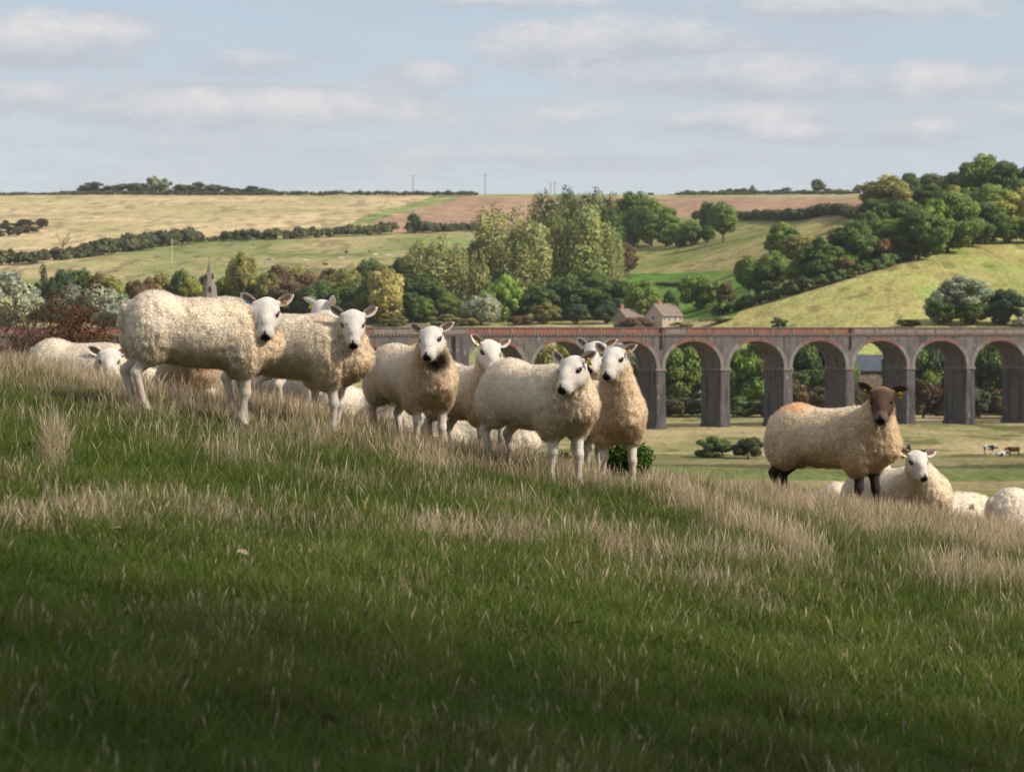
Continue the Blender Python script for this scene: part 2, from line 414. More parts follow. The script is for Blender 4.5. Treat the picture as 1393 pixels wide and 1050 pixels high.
M_BLUE = mat_brick('blue_grey_brick', (.138, .122, .122), (.20, .168, .152), (.052, .046, .048), (.42, .38, .34))
M_PIER = mat_brick('pier_brick', (.112, .100, .103), (.155, .132, .125), (.036, .032, .036), (.38, .34, .31), 7.3)
M_RED = mat_brick('red_brick', (.31, .115, .078), (.25, .115, .085), (.15, .075, .062), (.48, .30, .24), 3.1)
M_GREYP = mat_brick('brown_brick', (.235, .19, .17), (.30, .225, .19), (.13, .11, .105), (.40, .34, .29), 5.7)
M_RINGR = mat_brick('ring_red_brick', (.25, .118, .09), (.20, .125, .105), (.12, .08, .07), (.40, .30, .26), 4.4)
M_COPE = mat_plain('coping_stone', (.15, .13, .125), .85, .35, 1.2)
M_RING = mat_brick('pale_ring_brick', (.26, .23, .22), (.20, .175, .17), (.16, .14, .14), (.5, .45, .42), 9.9)
M_PIPE = mat_plain('drain_iron', (.035, .034, .038), .6, .2, 4)

TH = R(22.0); SPAN = 14.2; PW = 1.9; DEPTH = 8.9; ZT = .28; ZS = -7.9; RISE = 5.4
P0 = P(905, 583, 566.0)
ZB = -20.6
via = empty('viaduct', (P0.x, P0.y, 0), TH)
tag(via, 'long brick railway viaduct of tall round arches crossing the valley floor', 'viaduct')
K0, K1 = -12, 9
LS = SPAN - PW                                          # clear span
ark = MB(); soff = MB(); NA = 28
for k in range(K0, K1):
    u0 = SPAN * k; u1 = u0 + LS
    pts = [(u0 + LS / 2 - LS / 2 * math.cos(math.pi * i / NA), ZS + RISE * math.sin(math.pi * i / NA) ** .92) for i in range(NA + 1)]
    zt = ZT - 1.5
    for i in range(NA):
        (a, za), (b, zb) = pts[i], pts[i + 1]
        ark.quad((a, 0, za), (b, 0, zb), (b, 0, zt), (a, 0, zt)); ark.quad((b, DEPTH, zb), (a, DEPTH, za), (a, DEPTH, zt), (b, DEPTH, zt))
        ark.quad((b, 0, zb), (a, 0, za), (a, DEPTH, za), (b, DEPTH, zb))
    ark.quad((u1, 0, ZS), (u0 + SPAN, 0, ZS), (u0 + SPAN, 0, zt), (u1, 0, zt)); ark.quad((u0 + SPAN, DEPTH, ZS), (u1, DEPTH, ZS), (u1, DEPTH, zt), (u0 + SPAN, DEPTH, zt))
    rg = MB()
    for i in range(NA):
        (a, za), (b, zb) = pts[i], pts[i + 1]; am = (i + .5) / NA
        def off(p, i):
            t = math.pi * i / NA; cx_, cz_ = u0 + LS / 2, ZS
            n = Vector((-math.cos(t) / (LS / 2), math.sin(t) / RISE)).normalized() * .78
            return (p[0] + n.x, p[1] + n.y)
        (c, zc), (d, zd) = off(pts[i], i), off(pts[i + 1], i + 1)
        red = 1 if .27 < am < .75 else 0
        rg.quad((a, -.07, za), (b, -.07, zb), (d, -.07, zd), (c, -.07, zc), red)
        rg.quad((c, -.07, zc), (d, -.07, zd), (d, -.002, zd), (c, -.002, zc), red); rg.quad((b, -.07, zb), (a, -.07, za), (a, -.002, za), (b, -.002, zb), red)
    rg.build('arch_ring', [M_RING, M_RINGR], via)
ark.quad((SPAN * K0, 0, ZT - 1.5), (SPAN * K1, 0, ZT - 1.5), (SPAN * K1, DEPTH, ZT - 1.5), (SPAN * K0, DEPTH, ZT - 1.5))
ark.build('arcade_wall', M_BLUE, via)
for k in range(K0, K1 + 1):
    b = SPAN * k; a = b - PW; pm = MB()
    pm.add([(a - .12, -.1, ZB), (b + .12, -.1, ZB), (b + .12, DEPTH + .1, ZB), (a - .12, DEPTH + .1, ZB), (a, 0, ZS - .5), (b, 0, ZS - .5), (b, DEPTH, ZS - .5), (a, DEPTH, ZS - .5)],
           [(0, 1, 5, 4), (1, 2, 6, 5), (2, 3, 7, 6), (3, 0, 4, 7)])
    pm.box((a - .3, -.28, ZB), (b + .3, DEPTH + .28, ZB + 1.3))
    pr = pm.build('pier', M_PIER, via)
    im = MB(); im.box((a - .2, -.2, ZS - .5), (b + .2, DEPTH + .2, ZS - .22)); im.box((a - .1, -.1, ZS - .22), (b + .1, DEPTH + .1, ZS))
    im.build('impost', M_GREYP, pr)
    if k in (-3, -9):
        q = MB(); q.box((a - .45, -.75, ZB), (b + .45, -.29, ZT - 1.56)); q.build('pilaster', M_PIER, pr)
    if k in (0, 3, 6, -6):
        d = MB(); d.tube([(b - .9, -.22, ZT - 1.0), (b - .9, -.22, ZT - 4.4)], [.16, .16], 8); d.box((b - 1.2, -.5, ZT - .75), (b - .6, -.1, ZT - .1)); d.build('drainpipe', M_PIPE, via)
dn = MB(); prof = []
for i in range(int((K1 - K0) * SPAN / .71)):
    u = SPAN * K0 + .71 * i; prof += [(u, -.03), (u, -.26), (u + .36, -.26), (u + .36, -.03)]
dn.add([(a, b, ZT - 1.74) for a, b in prof] + [(a, b, ZT - 1.42) for a, b in prof], [(q, q + 1, len(prof) + q + 1, len(prof) + q) for q in range(len(prof) - 1)])
dn.build('dentil_course', M_GREYP, via)
cb = MB(); cb.box((SPAN * K0, -.3, ZT - 1.42), (SPAN * K1, .35, ZT - 1.25)); cb.box((SPAN * K0, DEPTH - .35, ZT - 1.5), (SPAN * K1, DEPTH + .3, ZT - 1.25)); cb.build('string_course', M_COPE, via)
bay = SPAN / 3
for j in range((K1 - K0) * 3):
    u = SPAN * K0 + bay * j
    red = (u < 38 and not (-101 < u < -92) and not (-64 < u < -56) and not (-2 < u < 2.5) and not (-49 < u < -45) and not (u < -138))
    pn = MB(); pn.box((u + .35, -.12, ZT - 1.25), (u + bay, .3, ZT - .2)); pn.box((u, -.22, ZT - 1.25), (u + .35, .32, ZT - .2), 1)
    pn.build('parapet_panel', [M_RED if red else M_GREYP, M_GREYP], via)
bk = MB(); bk.box((SPAN * K0, DEPTH - .3, ZT - 1.25), (SPAN * K1, DEPTH + .12, ZT - .2)); bk.build('rear_parapet', M_GREYP, via)
cp = MB(); cp.box((SPAN * K0, -.3, ZT - .2), (SPAN * K1, .4, ZT)); cp.box((SPAN * K0, DEPTH - .4, ZT - .2), (SPAN * K1, DEPTH + .25, ZT)); cp.build('coping', M_COPE, via)

# ------------------------------------------------------------------ houses, spire, poles
M_GLASS, nt_, N_, L_ = new_mat('window_glass')
o_ = N_('ShaderNodeOutputMaterial'); b_ = N_('ShaderNodeBsdfPrincipled'); b_.inputs['Base Color'].default_value = (.06, .075, .09, 1); b_.inputs['Roughness'].default_value = .12; L_(b_.outputs[0], o_.inputs[0])
M_FRAME = mat_plain('white_paint', (.78, .78, .76), .5, .05)
M_SLATE = mat_plain('blue_slate', (.085, .095, .125), .6, .3, 1.5)
M_TILE = mat_plain('brown_tile', (.24, .185, .15), .85, .25, 1.6)
M_WALL1 = mat_plain('buff_render', (.50, .41, .29), .9, .12, 1.2)
M_WALL2 = mat_plain('brown_stone', (.27, .205, .145), .9, .3, 1.5)
M_CHIM = mat_plain('chimney_brick', (.42, .20, .13), .9, .25, 2)
M_POT = mat_plain('chimney_pot', (.45, .24, .14), .8, .1)
def house(name, label, px, D, wdt, dep, eav, rdg, rz, mw, mr, wins, chims, zoff=0.0, gablewins=()):
    """gabled house; local x along the ridge, front at -y"""
    p = P(px, 447, D); z = Hs(p.x, p.y) + zoff
    h = empty(name, (p.x, p.y, z), rz); tag(h, label, 'house')
    w = MB(); x0, x1, y0, y1 = -wdt / 2, wdt / 2, -dep / 2, dep / 2
    w.add([(x0, y0, -1), (x1, y0, -1), (x1, y1, -1), (x0, y1, -1), (x0, y0, eav), (x1, y0, eav), (x1, y1, eav), (x0, y1, eav), (x0, 0, rdg), (x1, 0, rdg)],
          [(0, 1, 5, 4), (2, 3, 7, 6), (1, 2, 6, 9, 5), (3, 0, 4, 8, 7)])
    w.build('wall', mw, h)
    r = MB(); e = .45; sl = (rdg - eav) / (dep / 2)
    for s in (-1, 1):
        ya = s * (dep / 2 + e); za = eav - e * sl + .06
        q = [(x0 - .3, ya, za), (x1 + .3, ya, za), (x1 + .3, 0, rdg + .06), (x0 - .3, 0, rdg + .06)]
        r.add(q + [(a, b, c + .22) for a, b, c in q], [(0, 3, 2, 1), (4, 5, 6, 7), (0, 1, 5, 4), (1, 2, 6, 5), (2, 3, 7, 6), (3, 0, 4, 7)])
    ro = r.build('roof', mr, h)
    for cx in chims:
        c = MB(); c.box((cx - .5, -.4, rdg - 1.2), (cx + .5, .4, rdg + 1.3)); c.box((cx - .58, -.48, rdg + 1.3), (cx + .58, .48, rdg + 1.45))
        co = c.build('chimney', M_CHIM, ro)
        for q in (-.25, .25):
            t = MB(); t.tube([(cx + q, 0, rdg + 1.45), (cx + q, 0, rdg + 1.95)], [.16, .13], 8); t.build('chimney_pot', M_POT, ro)
    for (cx, cz, ww, wh) in wins:
        f = MB()
        for (a, b, c, d) in ((cx - ww / 2, cx + ww / 2, cz - wh / 2, cz - wh / 2 + .12), (cx - ww / 2, cx + ww / 2, cz + wh / 2 - .12, cz + wh / 2), (cx - ww / 2, cx - ww / 2 + .12, cz - wh / 2 + .12, cz + wh / 2 - .12), (cx + ww / 2 - .12, cx + ww / 2, cz - wh / 2 + .12, cz + wh / 2 - .12), (cx - .05, cx + .05, cz - wh / 2 + .12, cz + wh / 2 - .12)):
            f.box((a, y0 - .08, c), (b, y0 - .004, d))
        fo = f.build('window', M_FRAME, h)
        g = MB(); g.box((cx - ww / 2 + .12, y0 - .03, cz - wh / 2 + .12), (cx + ww / 2 - .12, y0 - .006, cz + wh / 2 - .12)); g.build('pane', M_GLASS, fo)
    for (cy, cz, ww, wh) in gablewins:
        f = MB()
        for (a, b, c, d) in ((cy - ww / 2, cy + ww / 2, cz - wh / 2, cz - wh / 2 + .12), (cy - ww / 2, cy + ww / 2, cz + wh / 2 - .12, cz + wh / 2), (cy - ww / 2, cy - ww / 2 + .12, cz - wh / 2 + .12, cz + wh / 2 - .12), (cy + ww / 2 - .12, cy + ww / 2, cz - wh / 2 + .12, cz + wh / 2 - .12)):
            f.box((x0 - .08, a, c), (x0 - .004, b, d))
        fo = f.build('window', M_FRAME, h)
        g = MB(); g.box((x0 - .03, cy - ww / 2 + .12, cz - wh / 2 + .12), (x0 - .006, cy + ww / 2 - .12, cz + wh / 2 - .12)); g.build('pane', M_GLASS, fo)
    return h
def zat(py, D): return P(0, py, D).z
D1 = 885.; zg = Hs(P(900, 0, D1).x, D1)
house('gabled_house', 'buff gabled house with brown tiled roof and white windows behind the viaduct parapet', 903, D1, 8.2, 8.0, zat(430, D1) - zg, zat(415, D1) - zg, R(38), M_WALL1, M_TILE,
      [(-3.2, zat(434, D1) - zg, 1.2, 1.7), (-1.1, zat(434, D1) - zg, 1.2, 1.7), (1.2, zat(434, D1) - zg, 1.2, 1.7), (3.3, zat(434, D1) - zg, 1.2, 1.7)], [-2.0], gablewins=[(.2, zat(433, D1) - zg, 1.3, 1.6)])
D2 = 892.; zg = Hs(P(857, 0, D2).x, D2)
house('low_house', 'low house with sunlit brown roof half hidden by bushes left of the buff house', 856, D2, 7.0, 7.5, zat(432, D2) - zg, zat(421, D2) - zg, R(30), M_WALL2, M_TILE, [(1.5, zat(436, D2) - zg, 1.2, 1.2)], [-2.7])
D3 = 668.; zg = Hs(P(1190, 0, D3).x, D3)
house('stone_cottage', 'stone cottage with blue slate roof seen through a viaduct arch above the brown-faced sheep', 1192, D3, 9.5, 6.5, zat(503, D3) - zg, zat(484, D3) - zg, R(4), M_WALL2, M_SLATE,
      [(-1.4, zat(509, D3) - zg, 1.1, 1.6), (1.3, zat(509, D3) - zg, 1.1, 1.6)], [3.6])
D4 = 690.; zg = Hs(P(842, 0, D4).x, D4)
house('white_barn', 'grey-roofed barn with white gable glimpsed through the arch beside the sheep heads', 838, D4, 10, 7, zat(487, D4) - zg, zat(470, D4) - zg, R(15), M_FRAME, M_SLATE, [(2, zat(494, D4) - zg, 1.2, 1.2)], [])

# church spire: octagonal broach spire with lucarnes on a square tower
D5 = 770.; p5 = P(285, 447, D5); zg = Hs(p5.x, D5)
M_STONE = mat_plain('spire_stone', (.30, .25, .20), .9, .4, .9, col2=(.16, .14, .125), streak=True)
M_LICH = mat_plain('dark_opening', (.03, .03, .035), .9, .1)
ch = empty('church_spire', (p5.x, p5.y, zg), R(10)); tag(ch, 'weathered stone church spire rising behind the back of the leftmost standing sheep', 'church spire')
zb = zat(424, D5) - zg; ztop = zat(353, D5) - zg; rw = 2.75
t = MB(); t.box((-rw, -rw, -1), (rw, rw, zb)); t.box((-rw - .2, -rw - .2, zb), (rw + .2, rw + .2, zb + .35)); t.build('tower', M_STONE, ch)
s = MB(); n = 8; ring = []
lev = [(zb + .35, rw * 1.02), (zb + (ztop - zb) * .45, rw * .62), (zb + (ztop - zb) * .8, rw * .22), (ztop - .4, .07), (ztop, .03)]
for z_, r_ in lev: ring.append([(r_ / math.cos(math.pi / 8) * math.cos(math.pi * (2 * i + 1) / 8), r_ / math.cos(math.pi / 8) * math.sin(math.pi * (2 * i + 1) / 8), z_) for i in range(n)])
for a, b in zip(ring[:-1], ring[1:]):
    for i in range(n): s.quad(a[i], a[(i + 1) % n], b[(i + 1) % n], b[i])
s.build('spire', M_STONE, ch)
for (fz, ang) in ((.06, 0), (.06, 1), (.06, 2), (.06, 3), (.36, 0.0), (.36, 1), (.36, 2), (.36, 3), (.62, 0.5), (.62, 1.5), (.62, 2.5), (.62, 3.5)):
    zc = zb + (ztop - zb) * fz; rr = rw * (1.0 - fz * .93); a = ang * math.pi / 2
    l = MB(); hw = .45 * (1 - fz * .5); hh = 1.5 * (1 - fz * .5)
    def T(x, y, z): return (x * math.cos(a) - y * math.sin(a), x * math.sin(a) + y * math.cos(a), z)
    q = [T(rr * .45, -hw, zc), T(rr + .12, -hw, zc), T(rr + .12, hw, zc), T(rr * .45, hw, zc), T(rr * .45, -hw, zc + hh), T(rr + .12, -hw, zc + hh), T(rr + .12, hw, zc + hh), T(rr * .45, hw, zc + hh), T(rr * .4, 0, zc + hh + .7), T(rr + .16, 0, zc + hh + .7)]
    l.add(q, [(0, 1, 5, 4), (2, 3, 7, 6), (4, 5, 9, 8), (6, 7, 8, 9)]); l.add([q[1], q[2], q[6], q[9], q[5]], [(0, 1, 2, 3, 4)], 1)
    l.build('lucarne', [M_STONE, M_LICH], ch)
fn = MB(); fn.tube([(0, 0, ztop - .1), (0, 0, ztop + .9)], [.09, .05], 6); fn.box((-.35, -.05, ztop + .45), (.35, .05, ztop + .58)); fn.build('finial', M_PIPE, ch)

M_POLE = mat_plain('pole_wood', (.30, .25, .20), .9, .2, 2)
M_POLEP = mat_plain('pale_pole_wood', (.62, .56, .47), .9, .1, 2)
def pole(px, py0, py1, label, D=None, mat=M_POLE, arms=True, wide=.17):
    D = D or D_at(px, py1); p = P(px, py1, D); z = Hs(p.x, D)
    o = empty('utility_pole', (p.x, p.y, z)); tag(o, label, 'utility pole', 'wooden utility poles on the far hill')
    h = zat(py0, D) - z; m = MB(); m.tube([(0, 0, -.8), (0, 0, h)], [wide * 1.2, wide], 8); m.build('post', mat, o)
    if arms:
        a = MB(); a.box((-1.1, -.08, h - .7), (1.1, .08, h - .5)); a.build('crossarm', mat, o)
        for q in (-.95, 0, .95):
            i = MB(); i.tube([(q, 0, h - .5 if q else h), (q, 0, h - .2 if q else h + .3)], [.08, .06], 6); i.build('insulator', M_PIPE, o)
    return Vector((p.x, p.y, z + h))
pole(234, 325, 358, 'pale bare wooden pole standing in the pasture below the left hedgerow', mat=M_POLEP, arms=False)
DS = 2180.
t1 = pole(562, 239, 266, 'thin pole on the skyline above the hedge left of the ploughed field', DS, wide=.28)
t2 = pole(660, 237, 266, 'tallest thin pole on the skyline above the ploughed field', DS, wide=.28)
t3 = pole(749, 248, 266, 'left post of the twin poles on the skyline over the poplars', DS, wide=.25, arms=False)
t4 = pole(754.5, 248, 266, 'right post of the twin poles on the skyline over the poplars', DS, wide=.25)
t5 = pole(810, 254, 266, 'short faint pole on the skyline right of the twin poles', DS + 60, wide=.22)
pole(49, 292, 312, 'slim pole in the straw field beside the clump of bushes', mat=M_POLE, arms=False, wide=.1)
pole(476, 300, 323, 'slim pole rising from the long dark hedge below the straw field', mat=M_POLE, arms=False, wide=.1)
wm = MB()
tops = [t1, t2, t3, t5]
for a, b in zip(tops[:-1], tops[1:]):
    wm.tube([a.lerp(b, i / 8) - Vector((0, 0, 1.6 * (1 - (2 * i / 8 - 1) ** 2) + .2)) for i in range(9)], [.045] * 9, 4)
tag(wm.build('power_line', M_PIPE), 'thin overhead wire sagging between the skyline poles', 'overhead wire')
# ------------------------------------------------------------------ trees and hedges
def leaf_quads(c, nrm, size, rng, squash=1.0):
    """one small folded leaf-clump card at each centre, turned roughly to face its normal"""
    n = len(c)
    t = rng.normal(size=(n, 3)); d = nrm + rng.normal(size=(n, 3)) * .55; d /= np.linalg.norm(d, axis=1)[:, None]
    u = np.cross(d, t); u /= np.linalg.norm(u, axis=1)[:, None] + 1e-9; w = np.cross(d, u)
    s = size[:, None] if np.ndim(size) else size
    u = u * s * .62; w = w * s * squash
    v = np.stack([c - w, c + u * .9 - w * .1, c + w, c - u * .9 - w * .1 + d * s * .25], 1).reshape(-1, 3)
    f = np.arange(4 * n).reshape(n, 4)
    return v, f

def crown(name, seed, kind='broad', nleaf=5200, leaf=.034):
    """unit crown, z 0..1 up, about .5 wide radius; clumps of leaves round a framework of lobes"""
    rng = np.random.default_rng(seed); C = []; RR = []
    if kind == 'poplar':
        for i in range(13):
            a = rng.uniform(0, 6.28); r0 = rng.uniform(.1, .36) if i else 0; topz = rng.uniform(.78, 1.0) - .35 * max(0, r0 - .25) if i else 1.0
            z = .1
            while z < topz:
                rr = .165 * (1 - .55 * max(0, (z - topz + .35) / .35)) + .01
                if rr < .03: break
                C.append((r0 * math.cos(a) + rng.normal() * .03, r0 * math.sin(a) + rng.normal() * .03, z)); RR.append(rr * rng.uniform(.8, 1.25)); z += rr * .7
    elif kind == 'column':
        z = .06
        while z < 1:
            rr = (.30 * math.sin(math.pi * min(1, .12 + z * .88)) ** .7) * .9 + .02
            for q in range(3):
                C.append((rng.normal() * rr * .5, rng.normal() * rr * .5, z)); RR.append(rr * rng.uniform(.6, .9))
            z += .06
    elif kind == 'conifer':
        z = .08
        while z < 1:
            rr = .42 * (1 - z) ** .75 + .02
            for q in range(max(3, int(9 * (1 - z)))):
                a = rng.uniform(0, 6.28); C.append((rr * .7 * math.cos(a), rr * .7 * math.sin(a), z + rng.normal() * .02)); RR.append(.05 + .12 * (1 - z))
            z += .07
    elif kind == 'bush':
        for i in range(26):
            a = rng.uniform(0, 6.28); r0 = .40 * math.sqrt(rng.uniform(0, 1)); h = (1 - (r0 / .5) ** 2) ** .5
            z = rng.uniform(.1, max(.18, h * .88)); C.append((r0 * math.cos(a), r0 * math.sin(a), z)); RR.append(rng.uniform(.09, .17))
    else:
        lo = .0 if kind != 'lifted' else .16
        n = 64
        for i in range(n):
            a = rng.uniform(0, 6.28); q = rng.uniform(-1, 1); k = rng.uniform(.3, 1) ** .5
            hz = (1 - lo) / 2
            rad = .385 * (1 - .18 * max(q, 0)) * math.sqrt(max(0, 1 - q * q)) * k
            lop = 1 + .22 * math.sin(a * 2 + seed) + .15 * math.sin(a * 3 + seed * 2.1)
            C.append((rad * lop * math.cos(a), rad * lop * math.sin(a), lo + .08 + hz * (1 + q * k) * .86)); RR.append(rng.uniform(.085, .165))
    C = np.array(C); RR = np.array(RR)
    wgt = RR ** 2; ci = rng.choice(len(C), nleaf, p=wgt / wgt.sum())
    d = rng.normal(size=(nleaf, 3)); d /= np.linalg.norm(d, axis=1)[:, None]
    if kind != 'conifer': d[:, 2] = d[:, 2] * .8 + .12
    rr = RR[ci] * rng.uniform(.55, 1.08, nleaf)
    c = C[ci] + d * rr[:, None]
    if kind == 'willow':
        c[:, 2] -= np.abs(rng.normal(size=nleaf)) * .05
    # keep leaves whose spot is not deep inside another lobe
    keep = np.ones(nleaf, bool)
    for j in range(len(C)):
        keep &= ~((np.linalg.norm(c - C[j], axis=1) < RR[j] * .62) & (ci != j))
    keep |= rng.uniform(size=nleaf) < .12
    keep &= c[:, 2] > .03
    c, d, ci = c[keep], d[keep], ci[keep]
    mid = C.mean(0); o = c - mid; o /= np.linalg.norm(o, axis=1)[:, None]
    nn = d * .75 + o * .3 + rng.normal(size=d.shape) * .42; nn /= np.linalg.norm(nn, axis=1)[:, None]
    sz = leaf * rng.uniform(.6, 1.35, len(c))
    v, f = leaf_quads(c, nn, sz, rng, 1.0 if kind != 'willow' else 1.5)
    lob = rng.uniform(.72, 1.25, len(C)); t = lob[ci] * (rng.uniform(.6, 1.4, len(c)) if kind != 'poplar' else rng.uniform(.75, 1.22, len(c)))
    warm = (rng.uniform(-1, 1, len(C)) * .10)[ci] + rng.normal(size=len(c)) * .05
    col = np.stack([t * (1 + warm), t, t * (1 - warm)], 1)
    me = mesh_obj(name, v, f, cols=np.repeat(col, 4, 0), nrm=np.repeat(nn, 4, 0))
    me_d = me.data; bpy.data.objects.remove(me)
    return me_d

def trunk_mesh(name, seed, spread=.3, top=.62, bare=False):
    rng = random.Random(seed); m = MB()
    pts = [(0, 0, -.06)]; x = y = 0
    for i in range(1, 6):
        x += rng.uniform(-.012, .012); y += rng.uniform(-.012, .012); pts.append((x, y, top * i / 5))
    m.tube(pts, [.032, .027, .023, .019, .013, .006], 7)
    for i in range(9 if not bare else 16):
        z0 = rng.uniform(.18, top * .95); a = rng.uniform(0, 6.28); L_ = rng.uniform(.6, 1.0) * spread
        p0 = Vector((0, 0, z0)); p1 = p0 + Vector((math.cos(a) * L_ * .5, math.sin(a) * L_ * .5, L_ * .45)); p2 = p1 + Vector((math.cos(a + .3) * L_ * .5, math.sin(a + .3) * L_ * .5, L_ * .6))
        m.tube([p0, p1, p2], [.012, .008, .003], 5)
        if bare:
            for q in range(5):
                s_ = p1.lerp(p2, q / 5); a2 = a + rng.uniform(-1.2, 1.2); e = s_ + Vector((math.cos(a2) * .12, math.sin(a2) * .12, rng.uniform(.05, .16))); m.tube([s_, s_.lerp(e, .5) + Vector((0, 0, .01)), e], [.005, .0035, .002], 4)
    o = m.build(name, M_BARK); d = o.data; bpy.data.objects.remove(o); return d
M_BARK = mat_plain('bark', (.11, .085, .06), .95, .3, 9)
PAL = {
    'dark': (.040, .068, .020), 'mid': (.070, .110, .026), 'bright': (.095, .165, .030), 'olive': (.105, .112, .036), 'pop': (.132, .160, .058), 'pop2': (.115, .148, .052),
    'willow': (.235, .245, .165), 'silver': (.165, .185, .120), 'yellow': (.25, .215, .072), 'ygreen': (.145, .168, .038), 'russet': (.10, .072, .034), 'con': (.030, .052, .026),
    'hedge': (.040, .050, .024), 'scrub': (.050, .042, .022), 'brown': (.070, .058, .030), 'far': (.050, .066, .036), 'blossom': (.42, .40, .34)}
M_CR = {k: mat_leafy('crown_' + k, tint=(v[0] * 1.7, v[1] * 1.45, v[2] * 1.45) if k not in ('willow', 'silver', 'yellow', 'blossom') else tuple(c * 1.25 for c in v), trans=.45, var=.08) for k, v in PAL.items()}
PROTO = {
    'broad': [crown('crown', s, 'broad', 21000, .022) for s in (1, 2, 3, 4)], 'lifted': [crown('crown', s, 'lifted', 17000, .022) for s in (11, 12, 13)], 'poplar': [crown('crown', s, 'poplar', 22000, .0165) for s in (21, 22, 23)],
    'column': [crown('crown', s, 'column', 3600, .035) for s in (31,)], 'willow': [crown('crown', s, 'willow', 16000, .022) for s in (41, 42)], 'conifer': [crown('crown', s, 'conifer', 4200, .034) for s in (51, 52)],
    'bush': [crown('crown', s, 'bush', 8000, .034) for s in (61, 62, 63)]}
TRUNK = [trunk_mesh('trunk', s) for s in (1, 2, 3)]; TRUNK_B = trunk_mesh('trunk', 9, .36, .8, True)
for me in [m for l in PROTO.values() for m in l]: me.materials.append(M_CR['mid'])
_tn = [0]
def tree(kind, mat, px, ptop, wpx, base, label, D=None, group=None, name=None, cat=None):
    """stands on the ground at depth D (or where the ray through its foot meets the hill), reaches row ptop, wpx wide"""
    _tn[0] += 1; i = _tn[0]
    if D is None: D = D_at(px, base)
    p = P(px, 447, D); z = Hs(p.x, D); h = (P(px, ptop, D).z - z) * (1.12 if name == 'skyline_tree' else 1); w = (1.14 if kind in ('broad', 'lifted') else 1) * wpx * D / F / (.88 if kind in ('broad', 'willow', 'lifted') else .80 if kind in ('poplar', 'conifer') else .56 if kind == 'column' else .98)
    h = max(h, .5)
    if kind in ('broad', 'lifted', 'willow'): w = min(w, 1.32 * h)
    name = name or {'bush': 'bush', 'poplar': 'poplar_tree', 'column': 'poplar_tree', 'willow': 'willow_tree', 'conifer': 'conifer_tree'}.get(kind, 'leafy_tree')
    t = empty(name, (p.x, p.y, z), (i * 2.399) % 6.283)
    t.scale = (w, w, h * 1.02)
    tag(t, label, cat or ('bush' if kind == 'bush' else 'tree'), group)
    c = bpy.data.objects.new('crown', PROTO[kind][i % len(PROTO[kind])]); COL.objects.link(c); c.parent = t
    c.material_slots[0].link = 'OBJECT'; c.material_slots[0].material = M_CR[mat]
    k = bpy.data.objects.new('trunk', TRUNK[i % 3]); COL.objects.link(k); k.parent = t
    return t

def row(items, fmt, kind, mat, group, base=None, D=None, name=None, cat=None):
    """several alike: (px, ptop, w, base) from left to right, labelled by order"""
    for i, it in enumerate(items):
        px, pt, w, b = it[:4]; kd = it[4] if len(it) > 4 else kind; mt = it[5] if len(it) > 5 else mat
        tree(kd, mt, px, pt, w, b, fmt.format(ORD[i]), D=D, group=group, name=name, cat=cat)

# skyline, left and right
DSK = 2190.
row([(96, 259, 30, 0), (128, 249, 44, 0), (163, 250, 40, 0), (187, 247, 36, 0), (210, 242, 26, 0, 'bush', 'silver'), (225, 243, 24, 0, 'bush', 'silver'), (251, 249, 36, 0), (272, 249, 34, 0), (296, 251, 34, 0), (322, 255, 34, 0), (343, 254, 34, 0), (362, 256, 22, 0)],
    '{} skyline tree from the left above the straw field on the left hilltop', 'bush', 'far', 'trees on the left skyline', D=DSK, name='skyline_tree', cat='tree')
row([(885, 262, 11, 0), (912, 265, 8, 0), (936, 259, 22, 0), (956, 259, 22, 0), (974, 262, 14, 0), (990, 257, 20, 0), (1008, 255, 20, 0), (1023, 254, 16, 0, 'conifer'), (1041, 259, 18, 0), (1058, 257, 18, 0), (1070, 256, 20, 0), (1092, 258, 18, 0, 'bush', 'brown'), (1112, 247, 26, 0, 'lifted'), (1127, 257, 18, 0, 'bush', 'brown'), (1143, 257, 22, 0, 'bush', 'olive'), (1174, 250, 32, 0, 'bush', 'olive')],
    '{} skyline tree from the left above the ploughed field on the right hilltop', 'bush', 'far', 'trees on the right skyline', D=DSK, name='skyline_tree', cat='tree')
# clump in the straw field
row([(9, 299, 18, 313), (0, 311, 18, 322), (20, 305, 22, 322), (34, 298, 36, 309, 'bush', 'hedge'), (40, 305, 30, 317, 'bush', 'brown'), (58, 296, 20, 311, 'broad', 'hedge')],
    '{} dark bush from the left in the clump in the straw field', 'bush', 'hedge', 'bushes in the straw field')
